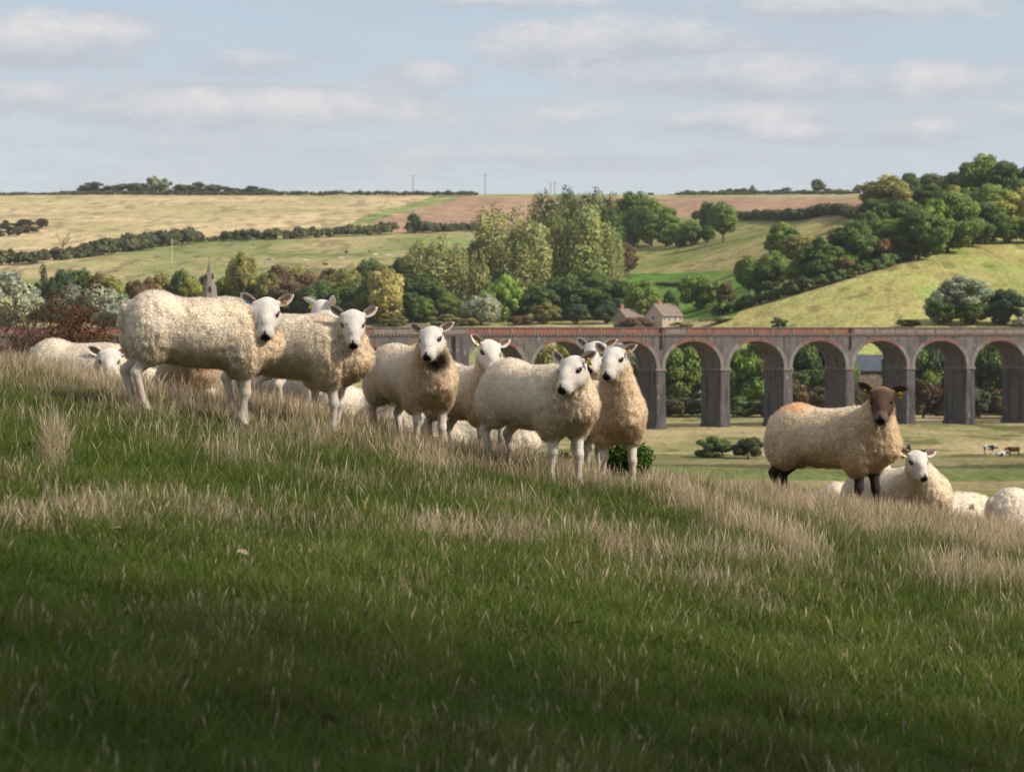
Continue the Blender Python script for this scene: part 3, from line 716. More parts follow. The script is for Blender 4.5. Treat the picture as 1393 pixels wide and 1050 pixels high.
# lower left woodland by the village
L_TREES = [
    ('willow', 'willow', 14, 372, 84, 0, 'silvery white willow at the left edge above the twiggy shrub', 600), ('conifer', 'con', 58, 364, 36, 0, 'dark narrow conifer between the two silvery willows', 700),
    ('broad', 'con', 84, 368, 32, 0, 'dark evergreen tree just right of the narrow conifer', 690), ('broad', 'dark', 108, 362, 44, 0, 'round dark tree behind the silver willows on the left', 720),
    ('broad', 'olive', 138, 372, 40, 0, 'olive tree sloping down to the right of the round dark tree', 715), ('broad', 'ygreen', 152, 380, 36, 0, 'yellow-green tree behind the broad silver willow', 700),
    ('willow', 'silver', 96, 390, 60, 0, 'grey willow behind the russet hawthorn on the left', 600), ('willow', 'willow', 138, 386, 78, 0, 'broad silver willow left of the leftmost standing sheep', 590), ('willow', 'silver', 165, 402, 50, 0, 'small silver willow nearest the rump of the leftmost standing sheep', 585),
    ('broad', 'brown', 186, 383, 34, 0, 'dark brown-tinged tree above the rump of the leftmost standing sheep', 700), ('broad', 'russet', 204, 378, 34, 0, 'russet tree above the rump of the leftmost standing sheep', 720), ('lifted', 'olive', 222, 374, 34, 0, 'olive tree between the russet and the yellow trees', 730),
    ('broad', 'dark', 248, 369, 42, 0, 'dark green tree behind the yellow-leaved tree by the spire', 740), ('broad', 'ygreen', 257, 380, 34, 0, 'yellow-leaved tree just left of the church spire', 720),
    ('broad', 'con', 277, 376, 36, 0, 'dark tree directly behind the left side of the church spire', 800), ('broad', 'mid', 304, 378, 36, 0, 'green tree just right of the church spire', 790), ('lifted', 'olive', 330, 346, 40, 0, 'pale thin-leaved tall tree right of the church spire', 760),
    ('broad', 'mid', 352, 378, 40, 0, 'green tree above the head of the leftmost standing sheep', 780), ('broad', 'brown', 378, 362, 48, 0, 'brown-olive tree behind the leftmost sheep head', 770), ('broad', 'olive', 404, 358, 46, 0, 'olive tree left of centre in the brown wood behind the sheep pair', 790),
    ('broad', 'brown', 420, 374, 60, 0, 'dark brown tree in the wood behind the sheep seen from behind', 720), ('broad', 'brown', 392, 384, 64, 0, 'darkest low tree in the brown wood behind the sheep pair', 700), ('broad', 'brown', 448, 366, 44, 0, 'brown-olive tree right of centre in the brown wood', 760), ('broad', 'olive', 470, 362, 46, 0, 'olive tree left of the yellow willow, above the sheep ears', 740), ('broad', 'mid', 482, 378, 50, 0, 'fresh green tree behind the head of the second standing sheep', 690),
    ('willow', 'yellow', 522, 360, 62, 0, 'yellowing weeping willow right of the second standing sheep', 670), ('willow', 'olive', 508, 372, 50, 0, 'dull olive willow against the left of the yellow willow', 690), ('broad', 'dark', 506, 348, 46, 0, 'dark green tree behind the top of the yellow willow', 800), ('broad', 'dark', 548, 352, 50, 0, 'dark green tree between yellow willow and first tall poplar', 790),
    ('broad', 'dark', 316, 372, 40, 0, 'dark tree between the spire and the tall thin-leaved tree', 810), ('broad', 'olive', 366, 372, 44, 0, 'olive tree at the left end of the brown wood', 745), ('broad', 'dark', 436, 380, 50, 0, 'dark green tree in front of the brown wood', 690), ('broad', 'dark', 574, 372, 52, 0, 'dark tree at the left foot of the broad poplar', 735), ('broad', 'dark', 668, 384, 40, 0, 'dark tree between the silvery willow bush and the poplars', 745), ('broad', 'olive', 706, 392, 44, 0, 'olive tree right behind the bright green round tree', 735),
    ('poplar', 'pop', 596, 328, 78, 0, 'broad pale green poplar left of the two thin poplars', 760), ('poplar', 'pop', 622, 336, 44, 0, 'pale poplar leaning against the right of the broad poplar', 765), ('column', 'pop', 645, 344, 17, 0, 'thin columnar poplar, left of the pair', 740), ('column', 'pop', 656, 346, 18, 0, 'thin columnar poplar, right of the pair', 740),
    ('broad', 'con', 646, 324, 60, 0, 'dark tree in the gap above the two thin poplars', 990), ('poplar', 'pop', 676, 288, 82, 0, 'tallest pale poplar right of the two thin poplars', 830), ('poplar', 'pop', 720, 304, 74, 0, 'pale poplar in the middle of the poplar stand', 810), ('poplar', 'pop2', 700, 330, 60, 0, 'low pale poplar at the foot of the middle poplar', 790),
    ('poplar', 'pop2', 790, 283, 100, 0, 'big silvery poplar at the right of the poplar stand', 840), ('poplar', 'pop', 762, 300, 56, 0, 'pale poplar tucked against the left of the big silvery poplar', 825), ('poplar', 'pop2', 826, 312, 46, 0, 'olive poplar at the right foot of the big silvery poplar', 845),
    ('poplar', 'dark', 740, 270, 60, 0, 'dark tree top behind the poplars, leftmost of three', 1060), ('poplar', 'dark', 775, 264, 70, 0, 'dark tree top behind the poplars, middle of three', 1080), ('poplar', 'dark', 815, 264, 60, 0, 'dark tree top behind the poplars, rightmost of three', 1070), ('broad', 'brown', 849, 330, 30, 376, 'dark brown tree at the right edge of the poplar stand', None),
    ('broad', 'mid', 862, 262, 58, 335, 'tall green tree right of the poplar stand, reaching the skyline', None), ('broad', 'mid', 886, 266, 50, 335, 'tall green tree sloping down right of the skyline tree', None), ('broad', 'dark', 842, 280, 40, 330, 'green tree between the poplar stand and the tall skyline tree', None), ('broad', 'mid', 906, 285, 46, 336, 'mid-height green tree at the end of the tall group', None), ('broad', 'bright', 922, 304, 34, 336, 'small fresh green tree at the foot of the tall group', None),
    ('broad', 'mid', 940, 298, 34, 334, 'pale green tree left of the dark two-topped tree', None), ('lifted', 'dark', 964, 277, 26, 328, 'left crown of the dark two-topped tree below the ploughed field', None), ('lifted', 'mid', 984, 277, 40, 330, 'taller right crown of the two-topped tree below the ploughed field', None), ('broad', 'hedge', 947, 287, 12, 300, 'single small dark bush below the right skyline hedge', None), ('broad', 'dark', 962, 306, 20, 330, 'small dark tree under the two-topped tree', None),
    # second row down to the parapet
    ('broad', 'bright', 685, 376, 46, 0, 'bright green round tree in front of the poplars', 690), ('willow', 'willow', 655, 398, 48, 0, 'silvery willow bush left of the bright green round tree', 650), ('broad', 'dark', 734, 388, 44, 0, 'dark tree right of the bright green round tree', 700), ('broad', 'dark', 768, 372, 60, 0, 'broad dark tree, left of the dark wood above the parapet', 720), ('broad', 'dark', 812, 370, 64, 0, 'broad dark tree, middle of the dark wood above the parapet', 725), ('broad', 'dark', 842, 382, 44, 0, 'dark tree at the right end of the dark wood', 730), ('broad', 'olive', 742, 412, 52, 0, 'low olive tree under the left of the dark wood', 660), ('broad', 'con', 784, 412, 56, 0, 'low dark evergreen tree just above the parapet', 660), ('broad', 'con', 826, 410, 46, 0, 'low dark evergreen tree left of the low house', 670), ('broad', 'mid', 876, 384, 56, 0, 'loose green tree behind the two houses', 900), ('broad', 'bright', 886, 404, 36, 0, 'fresh green bushy tree just behind the buff house', 915),
    ('broad', 'mid', 950, 372, 64, 0, 'large round tree right of the buff house', 800), ('broad', 'dark', 912, 396, 24, 0, 'small tree between buff house and large round tree', 890),
    # field-edge trees on the right
    ('broad', 'dark', 1036, 362, 40, 408, 'low dark tree between the two leftmost trees of the pasture edge', None), ('broad', 'mid', 1136, 336, 46, 380, 'green tree just left of the large dark tree on the pasture edge', None), ('broad', 'olive', 1088, 318, 50, 362, 'olive tree behind the fourth tree of the pasture edge', None), ('broad', 'dark', 1180, 290, 50, 350, 'dark tree joining the pasture edge to the hill wood', None), ('broad', 'mid', 1206, 300, 46, 352, 'green tree behind the orange-brown tree', None),
    ('lifted', 'mid', 1019, 350, 38, 406, 'leftmost tree on the edge of the right-hand pasture', None), ('lifted', 'mid', 1052, 344, 46, 402, 'second tree from the left on the pasture edge', None), ('broad', 'mid', 1064, 304, 74, 352, 'broad tree above the pasture edge with bright crown', None), ('broad', 'brown', 985, 386, 24, 420, 'small dark brown bushy tree at the hedge corner beside the large round tree', None), ('broad', 'dark', 1113, 324, 50, 388, 'dark green tree on the pasture edge, fourth from the left', None), ('lifted', 'mid', 1086, 352, 36, 396, 'slender pale tree on the pasture edge', None), ('broad', 'dark', 1160, 302, 66, 368, 'large dark tree on the pasture edge below the wood', None), ('broad', 'brown', 1150, 352, 40, 378, 'brown bushy tree below the large dark tree', None), ('broad', 'russet', 1204, 326, 26, 360, 'orange-brown tree below the hill wood', None), ('broad', 'dark', 1186, 320, 34, 362, 'small dark tree left of the orange-brown tree', None),
    ('broad', 'dark', 1250, 288, 84, 354, 'big dark oak at the front corner of the hill wood', None), ('broad', 'mid', 1290, 264, 70, 344, 'tall green tree at the front of the hill wood', None), ('broad', 'bright', 1272, 272, 50, 346, 'yellow-green topped tree behind the big dark oak', None), ('broad', 'dark', 1226, 270, 60, 330, 'dark tree left in the hill wood', None), ('broad', 'olive', 1208, 240, 60, 300, 'olive tree at the left top of the hill wood', None), ('broad', 'dark', 1190, 272, 40, 318, 'dark tree at the lower left end of the hill wood', None), ('broad', 'dark', 1236, 236, 40, 0, 'small dark tree on the crest of the hill wood', 1200), ('broad', 'far', 1268, 234, 40, 0, 'bluish tree on the crest of the hill wood', 1220), ('broad', 'far', 1297, 235, 36, 0, 'second bluish tree on the crest of the hill wood', 1220), ('broad', 'dark', 1262, 252, 50, 0, 'dark tree in the middle of the hill wood', 1085), ('broad', 'mid', 1320, 256, 60, 0, 'green tree in the middle right of the hill wood', 1055), ('broad', 'dark', 1312, 228, 44, 0, 'dark tree left of the topmost tree of the hill wood', 1095), ('broad', 'mid', 1340, 212, 62, 0, 'topmost tree of the hill wood against the sky', 1085), ('broad', 'dark', 1372, 222, 56, 0, 'dark tree right of the topmost tree of the hill wood', 1075), ('broad', 'dark', 1404, 226, 54, 0, 'dark tree at the right edge of the picture on the hill wood crest', 1070), ('broad', 'mid', 1352, 248, 60, 0, 'green tree below the topmost tree of the hill wood', 1010), ('broad', 'dark', 1340, 276, 56, 332, 'dark tree along the lower front of the hill wood', None), ('broad', 'ygreen', 1372, 266, 44, 330, 'yellow-leaved tree in the lower right of the hill wood', None), ('broad', 'yellow', 1394, 256, 34, 330, 'golden tree at the right edge of the hill wood', None), ('broad', 'dark', 1366, 296, 40, 332, 'low dark tree under the yellow-leaved tree', None), ('broad', 'dark', 1322, 292, 40, 336, 'low dark tree at the foot of the tall green tree', None),
    ('broad', 'mid', 1230, 300, 50, 352, 'green tree filling the lower left front of the hill wood', None), ('broad', 'dark', 1280, 246, 46, 0, 'dark tree filling the gap left of centre in the hill wood', 1090), ('broad', 'olive', 1300, 250, 44, 0, 'olive tree filling the centre of the hill wood', 1070), ('broad', 'dark', 1384, 246, 46, 0, 'dark tree above the yellow-leaved tree in the hill wood', 1040), ('broad', 'mid', 1408, 290, 44, 332, 'green tree at the right edge foot of the hill wood', None), ('broad', 'dark', 1238, 256, 44, 0, 'dark tree between the olive tree and the middle of the hill wood', 1100),
    # in front, bottom right
    ('lifted', 'silver', 1314, 378, 74, 0, 'grey-green tree rising behind the dark round trees at right', 720), ('broad', 'dark', 1284, 406, 52, 0, 'dark round tree, leftmost of three above the parapet at right', 680), ('broad', 'dark', 1322, 408, 48, 0, 'dark round tree, middle of three above the parapet at right', 680), ('broad', 'con', 1366, 394, 52, 0, 'dark round tree, rightmost of three above the parapet at right', 690), ('broad', 'silver', 1276, 394, 34, 0, 'small grey tree behind the leftmost dark round tree', 715), ('bush', 'blossom', 1392, 426, 34, 0, 'whitish bush at the right edge above the parapet', 660),
    ('bush', 'dark', 1060, 430, 22, 0, 'small dark bush alone above the middle of the parapet', 660), ('bush', 'dark', 1236, 432, 40, 0, 'low dark bush above the parapet left of the round trees', 660), ('bush', 'bright', 980, 432, 66, 0, 'long bright green low bush above the parapet by the buff house', 665), ('bush', 'olive', 925, 437, 40, 0, 'pale dry bush in front of the buff house', 872), ('bush', 'brown', 862, 425, 56, 0, 'brown bush in front of the low house', 876),
    ('bush', 'olive', 530, 424, 44, 0, 'olive bush on the parapet line under the yellow willow', 640), ('bush', 'olive', 604, 426, 46, 0, 'rounded olive bush on the parapet line under the broad poplar', 640), ('bush', 'olive', 634, 430, 34, 0, 'rounded olive bush left of the silvery willow bush', 640), ('broad', 'mid', 578, 408, 52, 0, 'green bushy tree at the foot of the broad poplar', 680), ('broad', 'dark', 560, 398, 46, 0, 'dark bushy tree right of the yellow willow', 690), ('bush', 'brown', 708, 426, 38, 0, 'brownish bush right of the bright green round tree', 650), ('broad', 'mid', 612, 400, 54, 0, 'green bushy tree under the two thin poplars', 700),
]
for (kd, mt, px, pt, w, b, lab, D) in L_TREES:
    if D is not None and D < 852: D = D_at(px, 450) + (D - 580) * (.33 if px < 1000 else .06)
    tree(kd, mt, px, pt, w, b, lab, D=D, group={'poplar': 'poplars behind the viaduct', 'column': 'poplars behind the viaduct', 'bush': 'bushes above the parapet', 'willow': 'willows by the village', 'conifer': 'trees of the valley woods'}.get(kd, 'trees of the valley woods'))
# behind the arches, on the valley floor
row([(742, 470, 60, 0, 'broad', 'olive'), (768, 466, 56, 0, 'broad', 'ygreen'), (868, 500, 60, 0, 'broad', 'olive'), (900, 452, 70, 0), (934, 462, 70, 0, 'broad', 'mid'), (972, 456, 66, 0), (1013, 466, 58, 0, 'broad', 'bright'), (1042, 452, 60, 0, 'broad', 'mid'), (1084, 456, 66, 0), (1118, 460, 66, 0, 'broad', 'con'), (1146, 470, 40, 0, 'broad', 'mid'), (1228, 458, 60, 0, 'broad', 'con'), (1258, 464, 58, 0, 'broad', 'mid'), (1290, 454, 66, 0, 'broad', 'con'), (1330, 456, 66, 0), (1366, 458, 66, 0), (1404, 464, 60, 0, 'broad', 'mid')],
    '{} tree from the left seen through the viaduct arches', 'broad', 'dark', 'trees behind the viaduct arches', D=655)
row([(856, 532, 60, 0, 'bush', 'olive'), (890, 540, 56, 0), (926, 534, 60, 0), (962, 530, 60, 0), (1000, 536, 56, 0, 'bush', 'dark'), (1038, 538, 56, 0), (1080, 516, 60, 0, 'bush', 'scrub'), (1118, 522, 58, 0, 'bush', 'scrub'), (1152, 528, 50, 0), (1184, 546, 46, 0, 'bush', 'olive'), (1218, 526, 52, 0), (1256, 502, 60, 0, 'bush', 'scrub'), (1296, 514, 58, 0), (1332, 522, 56, 0), (1366, 520, 58, 0, 'bush', 'scrub'), (1400, 524, 56, 0)],
    '{} scrub bush from the left seen between the viaduct piers', 'bush', 'hedge', 'scrub behind the viaduct piers', D=632)
tree('bush', 'dark', 970, 590, 54, 622, 'grey-green bush in the valley, left of the pair before the viaduct', D=440); tree('bush', 'hedge', 1018, 587, 46, 624, 'dark brown bush in the valley, right of the pair before the viaduct', D=437)

# hedges: leaves massed along a line on the ground
def hedge(pts, hpx, mat, label, name='hedge', D=None, leaf=.8, dens=1.0, group=None, seed=0):
    rng = np.random.default_rng(seed + 100)
    ws = []
    for (px, py) in pts:
        d = D or D_at(px, py); q = P(px, py, d); ws.append((q.x, d))
    ws = np.array(ws); seg = np.linalg.norm(np.diff(ws, axis=0), axis=1); tot = seg.sum(); cum = np.concatenate([[0], np.cumsum(seg)])
    dm = ws[:, 1].mean(); hh = hpx * dm / F
    cs = []; rs = []; s = 0
    while s < tot:
        x = np.interp(s, cum, ws[:, 0]); y = np.interp(s, cum, ws[:, 1]); k = hh * (.62 + .5 * abs(float(vnoise(np.array([s / hh / 2.3]), np.array([seed * 3.3]))[0])) + rng.uniform(0, .18))
        for q in range(3):
            r = k * rng.uniform(.26, .4); cs.append((x + rng.normal() * k * .2, y + rng.normal() * k * .25, Hs(x, y) + rng.uniform(.2, 1) * (k - r))); rs.append(r)
        s += hh * .30
    cs = np.array(cs); rs = np.array(rs); n = int(len(cs) * 60 * dens)
    n = int(n * 1.6); leaf = leaf * .78; ci = rng.integers(0, len(cs), n); d = rng.normal(size=(n, 3)); d /= np.linalg.norm(d, axis=1)[:, None]; d[:, 2] = np.abs(d[:, 2]) * .8 + d[:, 2] * .2
    c = cs[ci] + d * (rs[ci] * rng.uniform(.7, 1.1, n))[:, None]; d = d + rng.normal(size=(n, 3)) * .35; d /= np.linalg.norm(d, axis=1)[:, None]
    base = np.array([ws[0, 0], ws[0, 1], Hs(ws[0, 0], ws[0, 1])])
    v, f = leaf_quads(c - base, d, leaf * hh / 4.5 * rng.uniform(.6, 1.3, n), rng)
    lob = rng.uniform(.75, 1.25, len(cs)); t = lob[ci] * rng.uniform(.75, 1.25, n); warm = (rng.uniform(-1, 1, len(cs)) * .16)[ci]
    col = np.stack([t * (1 + warm), t, t * (1 - warm)], 1)
    o = mesh_obj(name, v, f, M_CR[mat], cols=np.repeat(col, 4, 0), nrm=np.repeat(d, 4, 0)); o.location = base
    tag(o, label, 'hedge', group); return o
hedge([(-30, 268), (60, 267.5), (118, 266)], 5.5, 'far', 'thin dark hedge on the skyline at the far left', D=2170, seed=1, dens=.8)
hedge([(110, 266), (230, 265), (380, 265.5)], 7, 'far', 'low dark hedge along the feet of the left skyline trees', D=2175, seed=2, dens=.8)
hedge([(372, 266), (480, 266.5), (648, 266.5)], 6.5, 'far', 'long low hedge on the skyline above the pale straw field', D=2170, seed=3, dens=.8)
hedge([(920, 266), (1050, 266), (1165, 266)], 6, 'far', 'low hedge under the right skyline trees', D=2175, seed=4, dens=.8)
hedge([(1004, 299), (1080, 300), (1172, 301)], 16, 'hedge', 'thick dark hedge at the foot of the right ploughed field', seed=5)
hedge([(-30, 364), (30, 360), (66, 357)], 19, 'hedge', 'brown-green hedge section at the far left edge below the straw field', seed=6)
hedge([(72, 355), (110, 351), (152, 346)], 22, 'hedge', 'hedge section under the bare tree below the straw field', seed=7)
hedge([(164, 343), (205, 337), (256, 332)], 24, 'hedge', 'tallest hedge section, left of the single round bush', seed=8)
tree('bush', 'hedge', 269, 314, 20, 330, 'single round bush in the hedge gap below the straw field')
hedge([(284, 329), (296, 328)], 8, 'hedge', 'tiny hedge remnant right of the single round bush', seed=9)
hedge([(302, 328), (400, 325), (470, 322), (538, 319)], 16, 'hedge', 'long dark straight hedge below the straw field', seed=10)
tree('broad', 'dark', 564, 291, 17, 318, 'tall round tree standing in the hedge below the ploughed field')
hedge([(556, 318), (600, 316), (655, 314)], 15, 'hedge', 'dark hedge below the ploughed field behind the tall poplars', seed=11)
hedge([(975, 430), (1020, 418), (1085, 400), (1140, 384), (1200, 366), (1240, 352)], 20, 'dark', 'rough low hedge along the lower edge of the field-edge trees', seed=12)
hedge([(1086, 296), (1130, 292), (1180, 296)], 12, 'olive', 'pale scrubby hedge between the dark hedge and the pasture trees', seed=13)
hedge([(838, 392), (900, 388), (975, 388)], 5, 'dark', 'thin dark hedge line across the lush small field', seed=14)
bt = empty('bare_tree', P(86, 352, D_at(86, 352)), .4); s_ = 40 * D_at(86, 352) / F; bt.scale = (s_ * .8, s_ * .8, s_ * .85); tag(bt, 'bare leafless tree standing out of the left hedgerow', 'tree')
k = bpy.data.objects.new('trunk', TRUNK_B); COL.objects.link(k); k.parent = bt
# ------------------------------------------------------------------ animals: one smooth skin grown from a posed skeleton of soft volumes
def rot_from(f, up=(0, 0, 1)):
    f = np.array(f, float); f /= np.linalg.norm(f)
    l = np.cross(np.array(up, float), f); l /= np.linalg.norm(l); u = np.cross(f, l)
    return np.stack([f, l, u], 1)                       # columns: forward, left, up

def d_prim(p, pr):
    k = pr['t']
    if k == 'rc':
        a, b, ra, rb = pr['a'], pr['b'], pr['ra'], pr['rb']
        ab = b - a; h = np.clip(((p - a) @ ab) / (ab @ ab), 0, 1)
        return np.linalg.norm(p - a - h[..., None] * ab, axis=-1) - (ra + (rb - ra) * h)
    q = (p - pr['c']) @ pr['R']; r = pr['r']
    k0 = np.linalg.norm(q / r, axis=-1); k1 = np.linalg.norm(q / (r * r), axis=-1)
    return k0 * (k0 - 1) / np.maximum(k1, 1e-6)

def bounds(pr):
    if pr['t'] == 'rc':
        return np.minimum(pr['a'] - pr['ra'], pr['b'] - pr['rb']), np.maximum(pr['a'] + pr['ra'], pr['b'] + pr['rb'])
    m = pr['r'].max(); return pr['c'] - m, pr['c'] + m

def smin(a, b, k):
    h = np.maximum(k - np.abs(a - b), 0) / k
    return np.minimum(a, b) - h * h * k * .25

def sdf_pts(p, prims):
    d = np.full(p.shape[:-1], 1.0)
    for pr in prims: d = smin(d, d_prim(p, pr), pr['k'])
    return d

def surface_nets(prims, h):
    lo = np.min([bounds(p)[0] for p in prims], 0) - .05; hi = np.max([bounds(p)[1] for p in prims], 0) + .05
    n = np.ceil((hi - lo) / h).astype(int) + 1
    vol = np.full(n, 1.0, np.float32)
    ax = [lo[i] + h * np.arange(n[i]) for i in range(3)]
    for pr in prims:
        a, b = bounds(pr); m = .04 + pr['k']
        i0 = np.maximum(((a - m - lo) / h).astype(int), 0); i1 = np.minimum(((b + m - lo) / h).astype(int) + 2, n)
        g = np.stack(np.meshgrid(ax[0][i0[0]:i1[0]], ax[1][i0[1]:i1[1]], ax[2][i0[2]:i1[2]], indexing='ij'), -1)
        s = (slice(i0[0], i1[0]), slice(i0[1], i1[1]), slice(i0[2], i1[2]))
        vol[s] = smin(vol[s], d_prim(g, pr), pr['k'])
    ins = vol < 0
    cnt = np.zeros(n - 1, int); 
    for dx in (0, 1):
        for dy in (0, 1):
            for dz in (0, 1): cnt += ins[dx:n[0] - 1 + dx, dy:n[1] - 1 + dy, dz:n[2] - 1 + dz]
    act = (cnt > 0) & (cnt < 8); ii = np.argwhere(act)
    vid = np.full(n - 1, -1, int); vid[act] = np.arange(len(ii))
    acc = np.zeros((len(ii), 3)); w = np.zeros(len(ii))
    cor = [(0, 0, 0), (1, 0, 0), (0, 1, 0), (1, 1, 0), (0, 0, 1), (1, 0, 1), (0, 1, 1), (1, 1, 1)]
    V8 = [vol[ii[:, 0] + c[0], ii[:, 1] + c[1], ii[:, 2] + c[2]] for c in cor]
    for a in range(8):
        for b in range(a + 1, 8):
            df = np.array(cor[b]) - np.array(cor[a])
            if np.abs(df).sum() != 1: continue
            cr = (V8[a] < 0) != (V8[b] < 0); t = V8[a] / (V8[a] - V8[b] + 1e-12)
            acc[cr] += (np.array(cor[a]) + t[:, None] * df)[cr]; w[cr] += 1
    v = lo + h * (ii + acc / w[:, None])
    F_ = []
    for axis in range(3):
        s0 = [slice(1, -1)] * 3; s0[axis] = slice(0, -1); s1 = [slice(1, -1)] * 3; s1[axis] = slice(1, None)
        a = ins[tuple(s0)]; b = ins[tuple(s1)]
        o = [1, 1, 1]; o[axis] = 0
        for flip, m in ((False, a & ~b), (True, b & ~a)):
            e = np.argwhere(m) + np.array(o)
            u_, v_ = [(1, 2), (2, 0), (0, 1)][axis]
            du = np.zeros(3, int); du[u_] = 1; dv = np.zeros(3, int); dv[v_] = 1
            q = [e - du - dv, e - dv, e, e - du]
            ids = np.stack([vid[x[:, 0], x[:, 1], x[:, 2]] for x in q], 1)
            F_.append(ids[:, ::-1] if flip else ids)
    f = np.concatenate(F_); f = f[(f >= 0).all(1)]
    # two relaxing passes
    for _ in range(2):
        s = np.zeros_like(v); c = np.zeros(len(v))
        for k in range(4):
            np.add.at(s, f[:, k], v[f[:, (k + 1) % 4]]); np.add.at(c, f[:, k], 1)
            np.add.at(s, f[:, k], v[f[:, (k - 1) % 4]]); np.add.at(c, f[:, k], 1)
        v = v * .5 + .5 * s / np.maximum(c, 1)[:, None]
    return v, f

def vnormals(v, f):
    n = np.cross(v[f[:, 2]] - v[f[:, 0]], v[f[:, 3]] - v[f[:, 1]]); r = np.zeros_like(v)
    for k in range(4): np.add.at(r, f[:, k], n)
    return r / (np.linalg.norm(r, axis=1)[:, None] + 1e-12), np.linalg.norm(n, axis=1) * .5

A3 = lambda *a: np.array(a, float)
def rc(a, b, ra, rb, k=.05, w=1): return dict(t='rc', a=np.array(a, float), b=np.array(b, float), ra=ra, rb=rb, k=k, w=w)
def el(c, r, k=.08, w=1, Rm=None): return dict(t='el', c=np.array(c, float), r=np.array(r, float), R=np.eye(3) if Rm is None else Rm, k=k, w=w)

def mat_skin(name, rough=.85):
    m, nt, N, L = new_mat(name)
    out = N('ShaderNodeOutputMaterial'); b = N('ShaderNodeBsdfPrincipled'); L(b.outputs[0], out.inputs[0]); b.inputs['Roughness'].default_value = rough; b.inputs['Specular IOR Level'].default_value = .12
    at = N('ShaderNodeAttribute'); at.attribute_name = 'Col'
    tc = N('ShaderNodeTexCoord'); n = N('ShaderNodeTexNoise'); n.inputs['Scale'].default_value = 60; n.inputs['Detail'].default_value = 4; L(tc.outputs['Object'], n.inputs['Vector'])
    r = N('ShaderNodeMapRange'); r.inputs[1].default_value = .3; r.inputs[2].default_value = .7; r.inputs[3].default_value = .86; r.inputs[4].default_value = 1.12; L(n.outputs[0], r.inputs[0])
    s = N('ShaderNodeVectorMath'); s.operation = 'SCALE'; L(at.outputs['Color'], s.inputs[0]); L(r.outputs[0], s.inputs[3]); L(s.outputs[0], b.inputs['Base Color'])
    bp = N('ShaderNodeBump'); bp.inputs['Strength'].default_value = .35; bp.inputs['Distance'].default_value = .01; L(n.outputs[0], bp.inputs['Height']); L(bp.outputs[0], b.inputs['Normal'])
    return m
M_SKIN = mat_skin('sheep_skin'); M_WOOL = mat_leafy('fleece_wool', trans=.22, rough=.9, spec=.03)
M_EYE = mat_plain('eye', (.012, .009, .007), .15, 0, spec=.5)
M_TAG = {'yellow': mat_plain('yellow_tag', (.72, .50, .03), .5, .05), 'blue': mat_plain('blue_tag', (.03, .25, .60), .5, .05), 'paleblue': mat_plain('pale_blue_tag', (.35, .55, .66), .5, .05)}
M_HOOF = mat_plain('hoof', (.05, .04, .03), .6)

def ear_mesh(side, Rh, c0, hs, dirv, facing, dark, white, n=9, mm=7):
    """cupped leaf-shaped ear with its hollow turned to `facing`; returns verts, quads, colours"""
    d = np.array(dirv, float); d /= np.linalg.norm(d); fc = np.array(facing, float); fc -= d * (fc @ d); fc /= np.linalg.norm(fc); w = np.cross(fc, d)
    Ls, Wd = .102, .031
    V = [[], []]; C = [[], []]
    for i in range(n):
        t = i / (n - 1); wd = Wd * (math.sin(math.pi * min(1, .20 + .80 * t) ** 1.0) ** .75) + .0015 if t < 1 else .002
        for j in range(mm):
            q = -1 + 2 * j / (mm - 1)
            cup = (q * q) * wd * .75 * (1 - .35 * t)
            b = d * (t * Ls) + w * (q * wd) + fc * (cup - .006) + A3(0, 0, 0)
            b = b - np.array([0, 0, 1]) @ Rh.T * 0
            V[0].append(b); V[1].append(b - fc * .0055 * (1 - .5 * abs(q)))
            rim = abs(q) > .62 or t > .85
            C[0].append(white if rim else dark); C[1].append(white)
    v = np.array(V[0] + V[1]); f = []
    g = n * mm
    for i in range(n - 1):
        for j in range(mm - 1):
            a = i * mm + j; f.append((a, a + 1, a + mm + 1, a + mm)); f.append((g + a, g + a + mm, g + a + mm + 1, g + a + 1))
    for i in range(n - 1):
        for j in (0, mm - 1):
            a = i * mm + j; f.append((a, a + mm, g + a + mm, g + a))
    for j in range(mm - 1):
        a = (n - 1) * mm + j; f.append((a, a + 1, g + a + 1, g + a))
    v = (v * hs) @ Rh.T + c0
    return v, np.array(f), np.array(C[0] + C[1])

